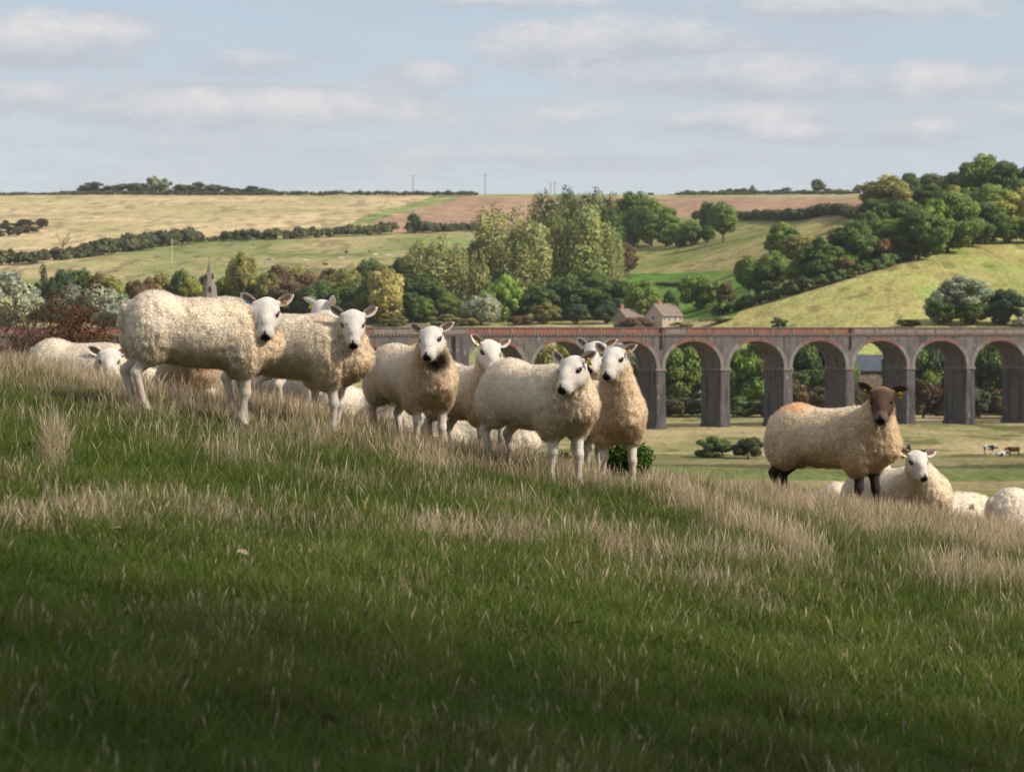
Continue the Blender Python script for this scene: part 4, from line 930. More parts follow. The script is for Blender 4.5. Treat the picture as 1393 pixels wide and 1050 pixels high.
def sheep(label, px, D, yaw, head, look, s=1.0, lying=False, face='white', wool=(.735, .655, .54), tan=.5, tags=('yellow', 'yellow'), res=.0095, locks=3600, mark=None, chin=None, step=0.0, dh=.42, hd=-.10, earup=(.66, .52), seed=0, far=False, roll=0.0, hm=1.0):
    rng = np.random.default_rng(seed + 500); rs = random.Random(seed)
    p0 = P(px, 447, D); x0, y0 = p0.x, D; z0 = Hs(x0, y0); ya = R(yaw); cy, sy = math.cos(ya), math.sin(ya)
    root = empty('sheep', (x0, y0, z0), ya); tag(root, label, 'sheep', 'flock of sheep on the hillside')
    def gl(x, y): return Hs(x0 + x * cy - y * sy, y0 + x * sy + y * cy) - z0          # ground under a foot
    def to_local(Wv): q = Vector(Wv) - Vector((x0, y0, z0)); return A3(q.x * cy + q.y * sy, -q.x * sy + q.y * cy, q.z)
    dw = lambda v: A3(v[0] * cy + v[1] * sy, -v[0] * sy + v[1] * cy, v[2])
    tilt = (gl(.35, 0) - gl(-.35, 0)) / .7 * .75
    lz = -.305 if lying else 0
    def B(x, y, z): return A3(x * s, y * s, (z + lz) * s + tilt * x * s)
    hc = to_local(P(head[0], head[1], D + dh * sy * s + hd * s))
    a_, p_ = R(look[0]), R(look[1])
    fw = A3(math.sin(a_) * math.cos(p_), -math.cos(a_) * math.cos(p_), math.sin(p_)); fl = dw(fw)
    upv = dw((math.sin(R(roll)), 0, math.cos(R(roll))))
    Rh = rot_from(fl, upv); hs = 1.08 * s ** .5 * hm * (1 + .03 * math.sin(seed * 2.3))
    HP = lambda f, l, u: hc + Rh @ (A3(f, l, u) * hs)
    W = []
    W += [el(B(-.02, 0, .575), A3(.42, .210, .195) * s, .08), el(B(-.28, 0, .59), A3(.20, .195, .20) * s, .06), el(B(.20, 0, .58), A3(.21, .188, .215) * s, .08), el(B(.33, 0, .53), A3(.125, .145, .155) * s, .08), el(B(0, 0, .53), A3(.32, .19, .155) * s, .08)]
    for q in (-1, 1):
        W += [el(B(-.33, q * .115, .50), A3(.145, .095, .175) * s, .045), el(B(.26, q * .12, .46), A3(.11, .085, .15) * s, .06)]
    W += [rc(B(-.465, 0, .66), B(-.495, 0, .56), .032 * s, .024 * s, .03)]
    nb = B(.30, 0, .64); n2 = B(.38, 0, .56); tn = (nb - hc) / np.linalg.norm(nb - hc); back = hc + tn * .045 * hs + A3(0, 0, -.012); thr = hc + tn * .055 * hs + A3(0, 0, -.055) * hs
    W += [rc(nb, back, .155 * s, .064 * hs, .06), rc(n2, thr, .15 * s, .062 * hs, .06), rc(B(.33, 0, .60), (back + thr) * .5, .165 * s, .072 * hs, .06)]
    S = []
    legs = []
    if not lying:
        for q in (-1, 1):
            st = step * q
            kx = .285 + st * .5; fx = .28 + st
            kn = A3(kx * s, q * .105 * s, .24 * s + gl(kx * s, q * .105 * s)); fe = A3((fx - .01) * s, q * .105 * s, .085 * s + gl(fx * s, q * .1 * s)); ho = A3((fx + .015) * s, q * .105 * s, .022 * s + gl(fx * s, q * .1 * s))
            S += [rc(B(.27, q * .11, .41), kn, .050 * s, .029 * s, .03), rc(kn, fe, .028 * s, .020 * s, .02), el(kn, A3(.030, .029, .04) * s, .02), rc(fe, ho, .026 * s, .031 * s, .02)]
            hx = -.36 - st * .6
            sf = B(-.31, q * .10, .41); hk = A3((hx - .08) * s, q * .11 * s, .27 * s + gl((hx - .06) * s, q * .11 * s)); fe = A3((hx - .03) * s, q * .11 * s, .085 * s + gl(hx * s, q * .11 * s)); ho = A3(hx * s, q * .11 * s, .022 * s + gl(hx * s, q * .11 * s))
            S += [rc(sf, hk, .060 * s, .032 * s, .03), rc(hk, fe, .030 * s, .021 * s, .02), rc(fe, ho, .026 * s, .031 * s, .02)]
    else:
        for q in (-1, 1):
            W += [el(B(-.27, q * .17, .42), A3(.19, .10, .13) * s, .06)]
            S += [rc(B(.30, q * .14, .40), B(.50, q * .12, .345), .055 * s, .035 * s, .03), rc(B(.50, q * .12, .345), B(.36, q * .15, .33), .033 * s, .028 * s, .02), rc(B(-.2, q * .22, .36), B(-.02, q * .24, .335), .05 * s, .03 * s, .03)]
    Hd = [el(HP(0, 0, 0), A3(.076, .076, .072) * hs, .03, Rm=Rh), rc(HP(.03, 0, -.004), HP(.150, 0, -.022), .066 * hs, .043 * hs, .03), el(HP(.170, 0, -.036), A3(.034, .047, .039) * hs, .025, Rm=Rh),
          rc(HP(.0, 0, -.05), HP(.150, 0, -.066), .058 * hs, .027 * hs, .03), el(HP(.075, 0, .026), A3(.07, .035, .028) * hs, .03, Rm=Rh)]
    for q in (-1, 1):
        Hd += [el(HP(.038, q * .05, .022), A3(.032, .024, .026) * hs, .02, Rm=Rh), el(HP(.04, q * .042, -.038), A3(.06, .028, .04) * hs, .03, Rm=Rh), rc(HP(-.01, q * .045, .035), HP(-.012, q * .074, .043), .020 * hs, .013 * hs, .02)]
    prims = W + S + Hd
    v, f = surface_nets(prims, res)
    n, fa = vnormals(v, f)
    dW, dS, dH = sdf_pts(v, W), (sdf_pts(v, S) if S else np.full(len(v), 1.)), sdf_pts(v, Hd)
    ww = sstep(-.012, .016, np.minimum(dS, dH + .004) - dW)
    # fleece relief: folds and locks
    vo = v + seed * 7.1
    xr0 = v[:, 0] / s; cvar = np.clip(sstep(.05, .35, xr0) + sstep(-.2, -.4, xr0) * .9 + sstep(.6, .42, v[:, 2] / s - lz) * .5, 0, 1.2)
    rel = (.007 * fbm(vo[:, 0] * 9, vo[:, 1] * 9, vo[:, 2] * 7, seed=1, octv=2) + .0048 * (.35 + cvar) * (1 - 2 * np.abs(vnoise(vo[:, 0] * 31, vo[:, 1] * 31, vo[:, 2] * 14, seed=2))) + .0028 * (.4 + cvar) * vnoise(vo[:, 0] * 48, vo[:, 1] * 48, vo[:, 2] * 36, seed=3))
    v2 = v + n * (rel * ww)[:, None] * s
    n = vnormals(v2, f)[0]
    # colours: what the coat and the skin are
    cl = fbm(vo[:, 0] * 5, vo[:, 1] * 5, vo[:, 2] * 4, seed=9, octv=3)
    wc = np.array(wool); tc_ = wc * np.array([.79, .685, .56])
    xr = v[:, 0] / s; zr = v[:, 2] / s - lz - tilt * xr
    tz = np.clip(sstep(.05, .5, xr) * .75 + sstep(.60, .40, zr) * .45 + cl * .5, 0, 1) * np.minimum(1, tan * 1.25)
    colw = wc * (1 - tz[:, None]) + tc_ * tz[:, None]
    dirt = sstep(.15, .5, cl + .55 * sstep(.45, .33, zr) - .1) * .28 * tan; colw = colw * (1 - dirt[:, None] * np.array([.38, .46, .55]))
    if mark:
        mc, mx, my, mz, mr_ = mark; dm = np.linalg.norm((v - B(mx, my, mz)) / s, axis=1) + cl * .05; k = sstep(mr_, mr_ * .55, dm)[:, None] * .55; colw = colw * (1 - k) + np.array(mc) * k
    white = {'white': A3(.66, .61, .545), 'brown': A3(.088, .052, .036), 'cream': A3(.66, .57, .47)}[face]
    legc = {'white': A3(.60, .53, .45), 'brown': A3(.045, .032, .026), 'cream': A3(.56, .47, .38)}[face]
    q = ((v - hc) @ Rh) / hs
    cs_ = np.tile(white, (len(v), 1)) * (1 + .08 * cl[:, None])
    if face == 'brown':
        muz = sstep(.13, .20, q[:, 0])[:, None]; cs_ = cs_ * (1 - muz) + A3(.17, .125, .105) * muz
        pl_ = sstep(.03, -.06, q[:, 0])[:, None] * sstep(0, .05, q[:, 2])[:, None]; cs_ = cs_ * (1 - pl_) + A3(.30, .2, .13) * pl_
    if face != 'brown':
        mz = (sstep(.10, .17, q[:, 0]) * .35 + np.clip(fbm(q[:, 0] * 22 + seed, q[:, 1] * 22, q[:, 2] * 22, seed=33) - .1, 0, 1) * .5)[:, None]; cs_ = cs_ * (1 - mz) + A3(.44, .385, .35) * mz
    # nose leather, nostrils, mouth line
    nose = (sstep(.190, .196, q[:, 0] - .12 * np.abs(q[:, 1])) * sstep(-.056, -.046, q[:, 2])) + sstep(.006, .002, np.abs(q[:, 2] + .071 - .02 * np.maximum(0, .185 - q[:, 0]))) * sstep(.135, .155, q[:, 0]) * .9 + sstep(.009, .004, np.abs(q[:, 1])) * sstep(.175, .185, q[:, 0]) * sstep(-.075, -.066, q[:, 2])
    nose = np.clip(nose, 0, 1)[:, None]; cs_ = cs_ * (1 - nose) + A3(.016, .014, .015) * nose
    for e in (-1, 1):                                   # dark rims and tear line
        de = np.linalg.norm((q - A3(.053, e * .066, .016)) / A3(1.35, 1, .8), axis=1); k = sstep(.026, .015, de)[:, None]; cs_ = cs_ * (1 - k) + A3(.03, .022, .018) * k
    leg_m = sstep(.0, .01, dH - dS)[:, None]
    lg = np.tile(legc, (len(v), 1)) * (1 + .42 * fbm(vo[:, 0] * 14, vo[:, 1] * 14, vo[:, 2] * 9, seed=14)[:, None] * A3(.7, .95, 1.15)); 
    hz = v[:, 2] - 0.0
    cs_ = cs_ * (1 - leg_m) + lg * leg_m
    if not lying:
        gz = H(x0 + v[:, 0] * cy - v[:, 1] * sy, y0 + v[:, 0] * sy + v[:, 1] * cy) - z0
        mud = (sstep(.30 * s, .05 * s, v[:, 2] - gz) * (.35 + .5 * fbm(vo[:, 0] * 30, vo[:, 1] * 30, vo[:, 2] * 18, seed=15)))[:, None] * leg_m * (0 if face == 'brown' else 1); cs_ = cs_ * (1 - mud) + A3(.20, .15, .10) * mud
        hf = sstep(.055 * s, .04 * s, v[:, 2] - gz)[:, None] * leg_m; cs_ = cs_ * (1 - hf) + A3(.05, .04, .03) * hf
    if chin is not None:
        k = (sstep(.12, .06, np.linalg.norm((q - A3(.06, .015, -.15)) / A3(1, .8, 1), axis=1)) * ww)[:, None]; colw = colw * (1 - k) + np.array(chin) * k
    col = cs_ * (1 - ww[:, None]) + colw * ww[:, None]
    # ears join the same mesh
    ev, ef, ec = [v2], [f], [col]; cnt = len(v2); tagpos = []
    dark = A3(.22, .125, .10) if face != 'brown' else A3(.05, .03, .025)
    ewhite = white if face != 'brown' else A3(.13, .085, .06)
    for i, e in enumerate((-1, 1)):
        dv = A3(-.05 - .72 * earup[i], e * 1.0, .69 * earup[i]); c0 = HP(-.012, e * .070, .040)
        a, b, c = ear_mesh(e, Rh, c0, hs, dv, A3(.75, e * .2, .6), dark, ewhite)
        ev.append(a); ef.append(b + cnt); ec.append(c); cnt += len(a)
        tagpos.append(c0 + Rh @ (dv / np.linalg.norm(dv) * .045 * hs + A3(.012, 0, -.018)))
    body = mesh_obj('body', np.concatenate(ev), np.concatenate(ef), M_SKIN, root, True, cols=np.clip(np.concatenate(ec), 0.005, .9))
    # fleece: fine locks of wool standing on the skin
    locks = int(locks * 12); vw = ww[f].mean(1); wt = fa * (vw > .55) * 1.0; ft = rng.choice(len(f), locks, p=wt / wt.sum())
    bw = rng.dirichlet(np.ones(4), locks); c = (v2[f[ft]] * bw[:, :, None]).sum(1); nn = (n[f[ft]] * bw[:, :, None]).sum(1); nn /= np.linalg.norm(nn, axis=1)[:, None]; cc = (col[f[ft]] * bw[:, :, None]).sum(1)
    locks_ = 1; per = 2
    co = c * 16 + seed; sw = np.stack([vnoise(co[:, 0], co[:, 1], co[:, 2], 21), vnoise(co[:, 0], co[:, 1], co[:, 2], 22), vnoise(co[:, 0], co[:, 1], co[:, 2], 23)], 1)
    g = A3(0, 0, -1) - nn * (nn @ A3(0, 0, -1))[:, None]
    dr = nn * .75 + g * .5 + sw * .22 + rng.normal(size=nn.shape) * .30; dr -= nn * np.minimum((dr * nn).sum(1) - .22, 0)[:, None]; dr /= np.linalg.norm(dr, axis=1)[:, None]
    ln = (.017 + .008 * rng.uniform(size=locks) + .006 * np.clip(cl[f[ft, 0]], -.3, 1)) * s
    c, nn, dr, cc, ln = [np.repeat(t, per, 0) for t in (c, nn, dr, cc, ln)]
    m = len(c); off = rng.normal(size=(m, 3)); off -= nn * (off * nn).sum(1)[:, None]; off *= .0085 * s
    b0 = c + off - nn * .004; ln = ln * rng.uniform(.6, 1.15, m)
    tip = b0 - off * .45 + dr * ln[:, None] + rng.normal(size=(m, 3)) * .003
    wv = np.cross(dr, rng.normal(size=(m, 3))); wv /= np.linalg.norm(wv, axis=1)[:, None]; wv *= .0022 * s
    vv = np.stack([b0 - wv, b0 + wv, tip], 1).reshape(-1, 3); ff = np.arange(3 * m).reshape(m, 3)
    tnt = np.repeat(rng.uniform(.90, 1.08, m // per), per) * rng.uniform(.91, 1.09, m)
    cc = cc * tnt[:, None]; cfull = np.repeat(cc, 3, 0); cfull[2::3] *= 1.06
    nf = nn + rng.normal(size=nn.shape) * .11 + dr * .10; nf /= np.linalg.norm(nf, axis=1)[:, None]
    mesh_obj('fleece', vv, ff, M_WOOL, root, cols=np.clip(cfull, .005, .9), nrm=np.repeat(nf, 3, 0))
    if not far:
        for e in (-1, 1):
            ce = HP(.054, e * .0615, .016); eo = MB()
            for i in range(7):
                for j in range(12):
                    th = math.pi * i / 6; ph = 2 * math.pi * j / 12; eo.v.append(tuple(ce + Rh @ (A3(.020 * math.cos(ph) * math.sin(th), .0125 * math.cos(th), .0155 * math.sin(ph) * math.sin(th)) * hs)))
            for i in range(6):
                for j in range(12): eo.f.append((i * 12 + j, i * 12 + (j + 1) % 12, (i + 1) * 12 + (j + 1) % 12, (i + 1) * 12 + j)); eo.m.append(0)
            eo.build('eye', M_EYE, root, True)
        for i, tg in enumerate(tags):
            if not tg: continue
            c0 = tagpos[i]; t = MB(); q = []
            for (a, b) in ((-.010, .004), (.010, .004), (.015, -.034), (-.015, -.034), (-.006, .016), (.006, .016)):
                q.append(c0 + Rh @ (A3(.004, a, b) * hs))
            q2 = [x + Rh @ A3(.004, 0, 0) for x in q]
            t.add([tuple(x) for x in q + q2], [(3, 2, 1, 0), (0, 1, 5, 4), (6, 7, 8, 9), (10, 11, 7, 6), (0, 4, 10, 6), (4, 5, 11, 10), (5, 1, 7, 11), (1, 2, 8, 7), (2, 3, 9, 8), (3, 0, 6, 9)])
            t.build('ear_tag', M_TAG[tg], root)
    print('sheep', label[:30], 'neck', np.round(np.linalg.norm(hc - nb), 2), 'hc', np.round(hc, 2), 'z0', round(z0, 2), 'foot py', np.round(pix(np.array([x0]), np.array([y0]), np.array([z0]))[1], 0), len(v))
    return root

FLOCK = [
 dict(label='big cream sheep standing side-on at far left of the group, blue ear tag', px=272, D=18.6, yaw=16, head=(363, 421), look=(0, -46), s=1.04, tags=('blue', 'yellow'), tan=.6, seed=1, step=.03, locks=4200),
 dict(label='cream sheep standing side-on behind the shoulder of the big leftmost one, ears out wide', px=402, D=19.4, yaw=-12, head=(480, 436), look=(4, -46), s=1.02, tags=(None, None), tan=.75, seed=2, step=-.02, locks=4000),
 dict(label='sheep seen from behind, only its nape and yellow-tagged ear above the second sheep', px=412, D=21.5, yaw=55, head=(438, 421), look=(140, -20), s=.96, tags=('yellow', 'yellow'), tan=.4, seed=3, locks=2200),
 dict(label='sheep with a dark brown patch under its chin, chest towards the camera', px=560, D=20.2, yaw=-60, head=(588, 458), look=(-14, -36), s=.94, tags=('yellow', None), tan=.8, chin=(.028, .018, .013), seed=4, locks=4000, roll=-4),
 dict(label='sheep with a black mouth standing right behind the dark-chinned one', px=640, D=20.9, yaw=-52, head=(665, 475), look=(16, -46), s=.90, tags=('yellow', None), tan=.9, seed=5, locks=3200, roll=6),
 dict(label='pale sheep at the front of the middle group, head turned left', px=732, D=18.9, yaw=-50, head=(781, 500), look=(-32, -34), s=.99, tags=(None, 'yellow'), tan=.7, seed=6, step=.02, locks=4200, roll=-3),
 dict(label='narrow sheep at the right end of the middle group, beside the green weeds', px=824, D=20.3, yaw=-72, head=(837, 486), look=(-26, -33), s=.93, tags=('yellow', 'yellow'), tan=.7, seed=7, step=.05, wool=(.735, .635, .50), locks=3600),
 dict(label='sheep mostly hidden in the middle group, only a head with pale blue ear tag', px=798, D=21.4, yaw=-70, head=(811, 478), look=(-22, -34), s=.96, tags=('paleblue', None), tan=.5, seed=8, locks=2200),
 dict(label='brown-faced sheep with dark legs and an orange mark on its rump', px=1132, D=21.6, yaw=-33, head=(1200, 541), look=(-12, -38), hm=1.03, s=1.05, face='brown', tags=('yellow', 'yellow'), wool=(.72, .62, .47), tan=.75, mark=((.78, .40, .18), -.27, 0, .80, .17), seed=9, step=.03, locks=4400, earup=(.62, .12)),
 dict(label='white-faced sheep lying down just right of the brown-faced one', px=1220, D=22.6, yaw=-48, head=(1246, 625), look=(18, -36), s=.97, lying=True, tags=('yellow', None), tan=.7, seed=10, locks=3600, earup=(.6, .15)),
 dict(label='back of a sheep low in the straw just right of the lying white-faced sheep', px=1286, D=24.4, yaw=10, head=(1310, 700), look=(120, -30), s=.93, lying=True, tan=.2, seed=11, res=.013, locks=2200, far=True),
 dict(label='smaller curly back low in the straw, next to the right edge sheep', px=1318, D=25.0, yaw=-160, head=(1300, 706), look=(-60, -30), s=.90, lying=True, tan=.4, seed=12, res=.013, locks=2200, far=True),
 dict(label='pale sheep cut off by the right edge, rump with a faint green tint', px=1424, D=23.1, yaw=5, head=(1478, 690), look=(60, -30), s=.98, lying=True, tan=.1, mark=((.45, .62, .48), -.33, .12, .72, .16), seed=13, res=.013, locks=2600, far=True),
 dict(label='sheep lying at far left with its face showing, before the russet bush', px=116, D=23.0, yaw=-12, head=(149, 487), look=(6, -46), s=.95, lying=True, face='white', tags=(None, None), tan=.35, seed=14, locks=3200, earup=(.5, .4)),
 dict(label='pale sheep body lying just behind the rump of the big leftmost standing sheep', px=206, D=24.5, yaw=8, head=(258, 484), look=(60, -20), s=.93, lying=True, tan=.2, seed=15, res=.013, locks=2000, far=True),
 dict(label='brown fluffy sheep seen under the belly of the big leftmost sheep', px=256, D=20.7, yaw=-78, head=(262, 448), look=(10, -50), s=.92, lying=True, wool=(.50, .41, .31), tan=1.0, seed=16, res=.012, locks=2800, far=True),
 dict(label='pale sheep lying in the straw between the legs of the first two standing sheep', px=352, D=22.2, yaw=170, head=(310, 486), look=(-60, -40), s=.90, lying=True, tan=.4, seed=17, res=.013, locks=1800, far=True),
 dict(label='tawny sheep lying under the chest of the second standing sheep', px=392, D=23.2, yaw=0, head=(440, 482), look=(80, -30), s=.90, lying=True, wool=(.58, .45, .32), tan=.8, seed=18, res=.013, locks=1800, far=True),
 dict(label='pale back lying just left of the sheep with the green mark', px=463, D=23.2, yaw=178, head=(420, 482), look=(-60, -40), s=.88, lying=True, tan=.3, seed=19, res=.013, locks=2000, far=True),
 dict(label='lying sheep with a bright green mark on its back, left of the dark-chinned one', px=508, D=22.6, yaw=0, head=(560, 505), look=(70, -30), s=.90, lying=True, tan=.2, mark=((.05, .62, .16), -.10, 0, .82, .085), seed=20, res=.013, locks=2200, far=True),
 dict(label='white sheep lying behind the legs of the dark-chinned one', px=588, D=22.4, yaw=185, head=(548, 520), look=(-60, -40), s=.9, lying=True, tan=.2, seed=21, res=.013, locks=1600, far=True),
 dict(label='white sheep lying behind the legs of the black-mouthed one', px=652, D=22.3, yaw=0, head=(706, 540), look=(60, -30), s=.9, lying=True, tan=.1, seed=22, res=.013, locks=1600, far=True),
 dict(label='pale sheep lying behind the belly of the brown-faced one', px=1182, D=24.8, yaw=0, head=(1200, 640), look=(60, -40), s=.9, lying=True, tan=.3, seed=23, res=.013, locks=1600, far=True),
]
for kw in FLOCK: sheep(**kw)

# ------------------------------------------------------------------ cattle far off
def cow_mesh(name, cols, lying=False, seed=0):
    lz = -.62 if lying else 0
    B = lambda x, y, z: A3(x, y, z + lz)
    W = [el(B(0, 0, 1.05), (.85, .33, .38), .1), el(B(-.6, 0, 1.12), (.35, .3, .34), .1), el(B(.5, 0, 1.1), (.35, .28, .38), .1), rc(B(.7, 0, 1.2), B(1.08, 0, 1.12 if not lying else 1.35), .24, .15, .1), rc(B(1.08, 0, 1.15 if not lying else 1.4), B(1.42, 0, .92 if not lying else 1.2), .15, .09, .06), rc(B(-.92, 0, 1.25), B(-.98, 0, .7), .05, .03, .04)]
    for q in (-1, 1):
        W += [rc(B(1.08, q * .1, 1.25 if not lying else 1.5), B(1.05, q * .28, 1.24 if not lying else 1.48), .06, .04, .03)]
        if not lying: W += [rc(A3(.52, q * .2, .9), A3(.52, q * .2, .4), .13, .07, .05), rc(A3(.52, q * .2, .4), A3(.54, q * .2, .03), .065, .06, .03), rc(A3(-.62, q * .2, .95), A3(-.74, q * .2, .5), .17, .08, .05), rc(A3(-.74, q * .2, .5), A3(-.66, q * .2, .03), .07, .06, .03)]
    v, f = surface_nets(W, .05)
    t = vnoise(v[:, 0] * 2.2 + seed * 9, v[:, 1] * 2.2, v[:, 2] * 2.2, seed) > 0
    c = np.where(t[:, None], np.array(cols[0]), np.array(cols[1]))
    o = mesh_obj(name, v, f, M_SKIN, None, True, cols=c); d = o.data; bpy.data.objects.remove(o); return d
BLK, WHT, BRN = (.02, .02, .022), (.66, .64, .60), (.10, .035, .022)
CM = {'pied': cow_mesh('cow_body', (BLK, WHT), False, 3), 'pied2': cow_mesh('cow_body', (BLK, WHT), True, 5), 'white': cow_mesh('cow_body', (WHT, WHT), True, 2), 'black': cow_mesh('cow_body', (BLK, BLK), False, 1), 'blackl': cow_mesh('cow_body', (BLK, BLK), True, 1), 'brown': cow_mesh('cow_body', (BRN, BRN), False, 4)}
def cow(kind, px, py, rz, label, D=None, s=1.0):
    if D is None:
        D = D_at(px, py) if py < 447 else 19.9 * F / (py - 447)
    p = P(px, py, D); o = bpy.data.objects.new('cow', CM[kind]); COL.objects.link(o); o.location = (p.x, p.y, Hs(p.x, p.y)); o.rotation_euler = (0, 0, R(rz)); o.scale = (s, s, s)
    tag(o, label, 'cow', 'cattle grazing in the fields')
cow('pied', 1346, 618, 5, 'black and white cow in the valley, left of the red-brown one')
cow('pied2', 1362, 621, 10, 'white cow lying between the pied cow and the red-brown cow', s=.9)
cow('brown', 1379, 621, 178, 'red-brown cow in the valley at the right edge', s=1.05)
cow('black', 1236, 617, 80, 'black cow in the valley right behind the head of the lying white-faced sheep')
cow('blackl', 1258, 619, 30, 'black cow lying in the valley right of the lying sheep head')
for a in (('black', 313, 366, 20, 'black cow in the far pasture just right of the spire tip'), ('black', 341, 362, 160, 'black cow in the far pasture second from the spire'), ('pied', 368, 357, 200, 'pied cow in the far pasture above the leftmost sheep face'), ('white', 415, 356, 0, 'cream cow lying in the far pasture left of the bright white one'),
          ('blackl', 443, 361, 160, 'black cow lying just above the brown wood'), ('white', 464, 353, 0, 'bright white cow in the middle of the far pasture'), ('black', 471, 346, 60, 'small black cow up and right of the bright white one'), ('black', 503, 345, 90, 'black cow near the top of the yellow willow'), ('white', 510, 348, 20, 'cream cow lying beside the black cow near the yellow willow'), ('white', 527, 349, 0, 'rightmost white cow in the far pasture')):
    cow(*a, s=1.15)
# ------------------------------------------------------------------ pasture grass, bents, weeds, near bushes
M_GRASS = mat_leafy('grass_blades', trans=.38, nrm=False, rough=.6, spec=.2)
def crest(px): return np.interp(px, [-300, 0, 200, 300, 450, 600, 750, 870, 950, 1050, 1150, 1260, 1393, 1700], [470, 512, 555, 575, 590, 610, 640, 652, 655, 672, 692, 703, 727, 760])
def pale_map(x, y):
    """share of dry pale grass by plan position"""
    z = H(x, y); px, py = pix(x, y, z)
    c = crest(px); n = fbm(x * 1.1, y * .8, seed=81, octv=3); n2 = fbm(x * 3.2, y * 2.2, seed=83, octv=2)
    right = sstep(980, 1130, px)
    b1 = np.exp(-((py - c - 8) / (22 + 16 * right)) ** 2) * (.74 + .5 * right + 1.0 * n + .6 * n2) + (py < c) * (.8 + .4 * n)
    y2 = np.interp(px, [-300, 0, 250, 400, 550, 700, 900, 1100, 1393, 1700], [735, 712, 700, 712, 728, 738, 752, 778, 805, 830])
    b2 = np.exp(-((py - y2) / 24) ** 2) * (.62 + 1.1 * n)
    d = np.abs((px - 870) * -.385 + (py - 665) * .92) ; al = ((px - 870) * .92 + (py - 665) * .385)
    b3 = np.exp(-(d / 17) ** 2) * sstep(-20, 20, al) * sstep(330, 230, al) * 1.0
    b4 = np.exp(-((px - 75) / 26) ** 2 - ((py - 615) / 30) ** 2) * 1.1
    b5 = np.exp(-((px - 585) / 60) ** 2 - ((py - 640) / 26) ** 2) * .8 + np.exp(-((px - 330) / 60) ** 2 - ((py - 620) / 30) ** 2) * .6
    b6 = np.exp(-((px - 560) / 260) ** 2 - ((py - 800) / 60) ** 2) * (.28 + .5 * n) + np.exp(-((px - 1180) / 260) ** 2 - ((py - 880) / 60) ** 2) * (.25 + .5 * n)
    return np.clip(np.maximum.reduce([(.22 + .6 * n2) * sstep(760, 840, py), b1, b2, b3, b4, b5, b6, .15 + .72 * n + .40 * n2]), 0, 1.2), n, n2

def blades(x, y, hgt, wid, lean, bend, col, levels, rng, head=False):
    """curved tapering blades rooted on the ground"""
    n = len(x); z = H(x, y) - .01
    a = rng.uniform(0, 6.283, n); wa = rng.uniform(0, 6.283, n)
    dx, dy = np.cos(a) * lean, np.sin(a) * lean
    wx, wy = np.cos(wa) * wid, np.sin(wa) * wid
    V = []; 
    for i in range(levels + 1):
        t = i / levels; k = t + bend * t * t
        cx_, cy_, cz_ = x + dx * hgt * k, y + dy * hgt * k, z + hgt * (t - .35 * bend * lean * t * t)
        if head: ws = np.where(np.full(n, t) > .7, np.interp(t, [.7, .85, 1], [.5, 1.5, .15]), .5)
        else: ws = (1 - t) ** .6 * np.ones(n)
        if i == levels and not head: V.append(np.stack([cx_, cy_, cz_], 1)[:, None])
        else: V.append(np.stack([np.stack([cx_ - wx * ws, cy_ - wy * ws, cz_], 1), np.stack([cx_ + wx * ws, cy_ + wy * ws, cz_], 1)], 1))
    per = sum(v.shape[1] for v in V); v = np.concatenate(V, 1).reshape(-1, 3); b = (np.arange(n) * per)[:, None]
    T = []
    for i in range(levels):
        if i == levels - 1 and not head: T.append(b + np.array([[2 * i, 2 * i + 1, 2 * i + 2]]))
        else: T.append(b + np.array([[2 * i, 2 * i + 1, 2 * i + 3]])); T.append(b + np.array([[2 * i, 2 * i + 3, 2 * i + 2]]))
    f = np.concatenate(T, 0)
    sh = np.concatenate([np.full(vv.shape[1], i / levels) for i, vv in enumerate(V)])
    c = (col[:, None, :] * (1 + 0.0 * sh[None, :, None])).reshape(-1, 3)
    return v, f, c

def scatter(n, rng, y0=5.6, y1=26.5):
    y = np.sqrt(rng.uniform(y0 ** 2, y1 ** 2, n)); x = rng.uniform(-1, 1, n) * (y * .205 + .5)
    return x, y
rng = np.random.default_rng(77)
# green sward
x, y = scatter(1150000, rng); pm, nn_, n2_ = pale_map(x, y)
keep = rng.uniform(size=len(x)) < np.clip(1.05 - .70 * np.clip(pm, 0, .8) + .3 * n2_, .2, 1) * np.where(y < 9, .8, 1); x, y, pm, nn_, n2_ = [t[keep] for t in (x, y, pm, nn_, n2_)]
hg = (.85 + .15 * sstep(9, 15, y)) * (1 + .7 * n2_) * (.042 + .038 * rng.uniform(size=len(x)) + .04 * np.clip(pm, 0, 1) + .025 * nn_) * np.where(rng.uniform(size=len(x)) < .06, 1.7, 1)
g1, g2, g3 = np.array([.056, .105, .011]), np.array([.175, .225, .038]), np.array([.17, .165, .055])
t = np.clip(rng.normal(.40, .36, len(x)) + .75 * n2_, 0, 1)[:, None]; t2 = np.clip(rng.normal(-.15, .35, len(x)) + pm * .5, 0, 1)[:, None]
col = (g1 * (1 - t) + g2 * t) * (1 - t2) + g3 * t2
v, f, c = blades(x, y, hg, .0023 + .0013 * rng.uniform(size=len(x)), rng.uniform(.1, .75, len(x)), .6, col, 2, rng)
tag(mesh_obj('grass', v, f, M_GRASS, cols=c), 'short green pasture grass covering the near hillside', 'grass', kind='stuff')
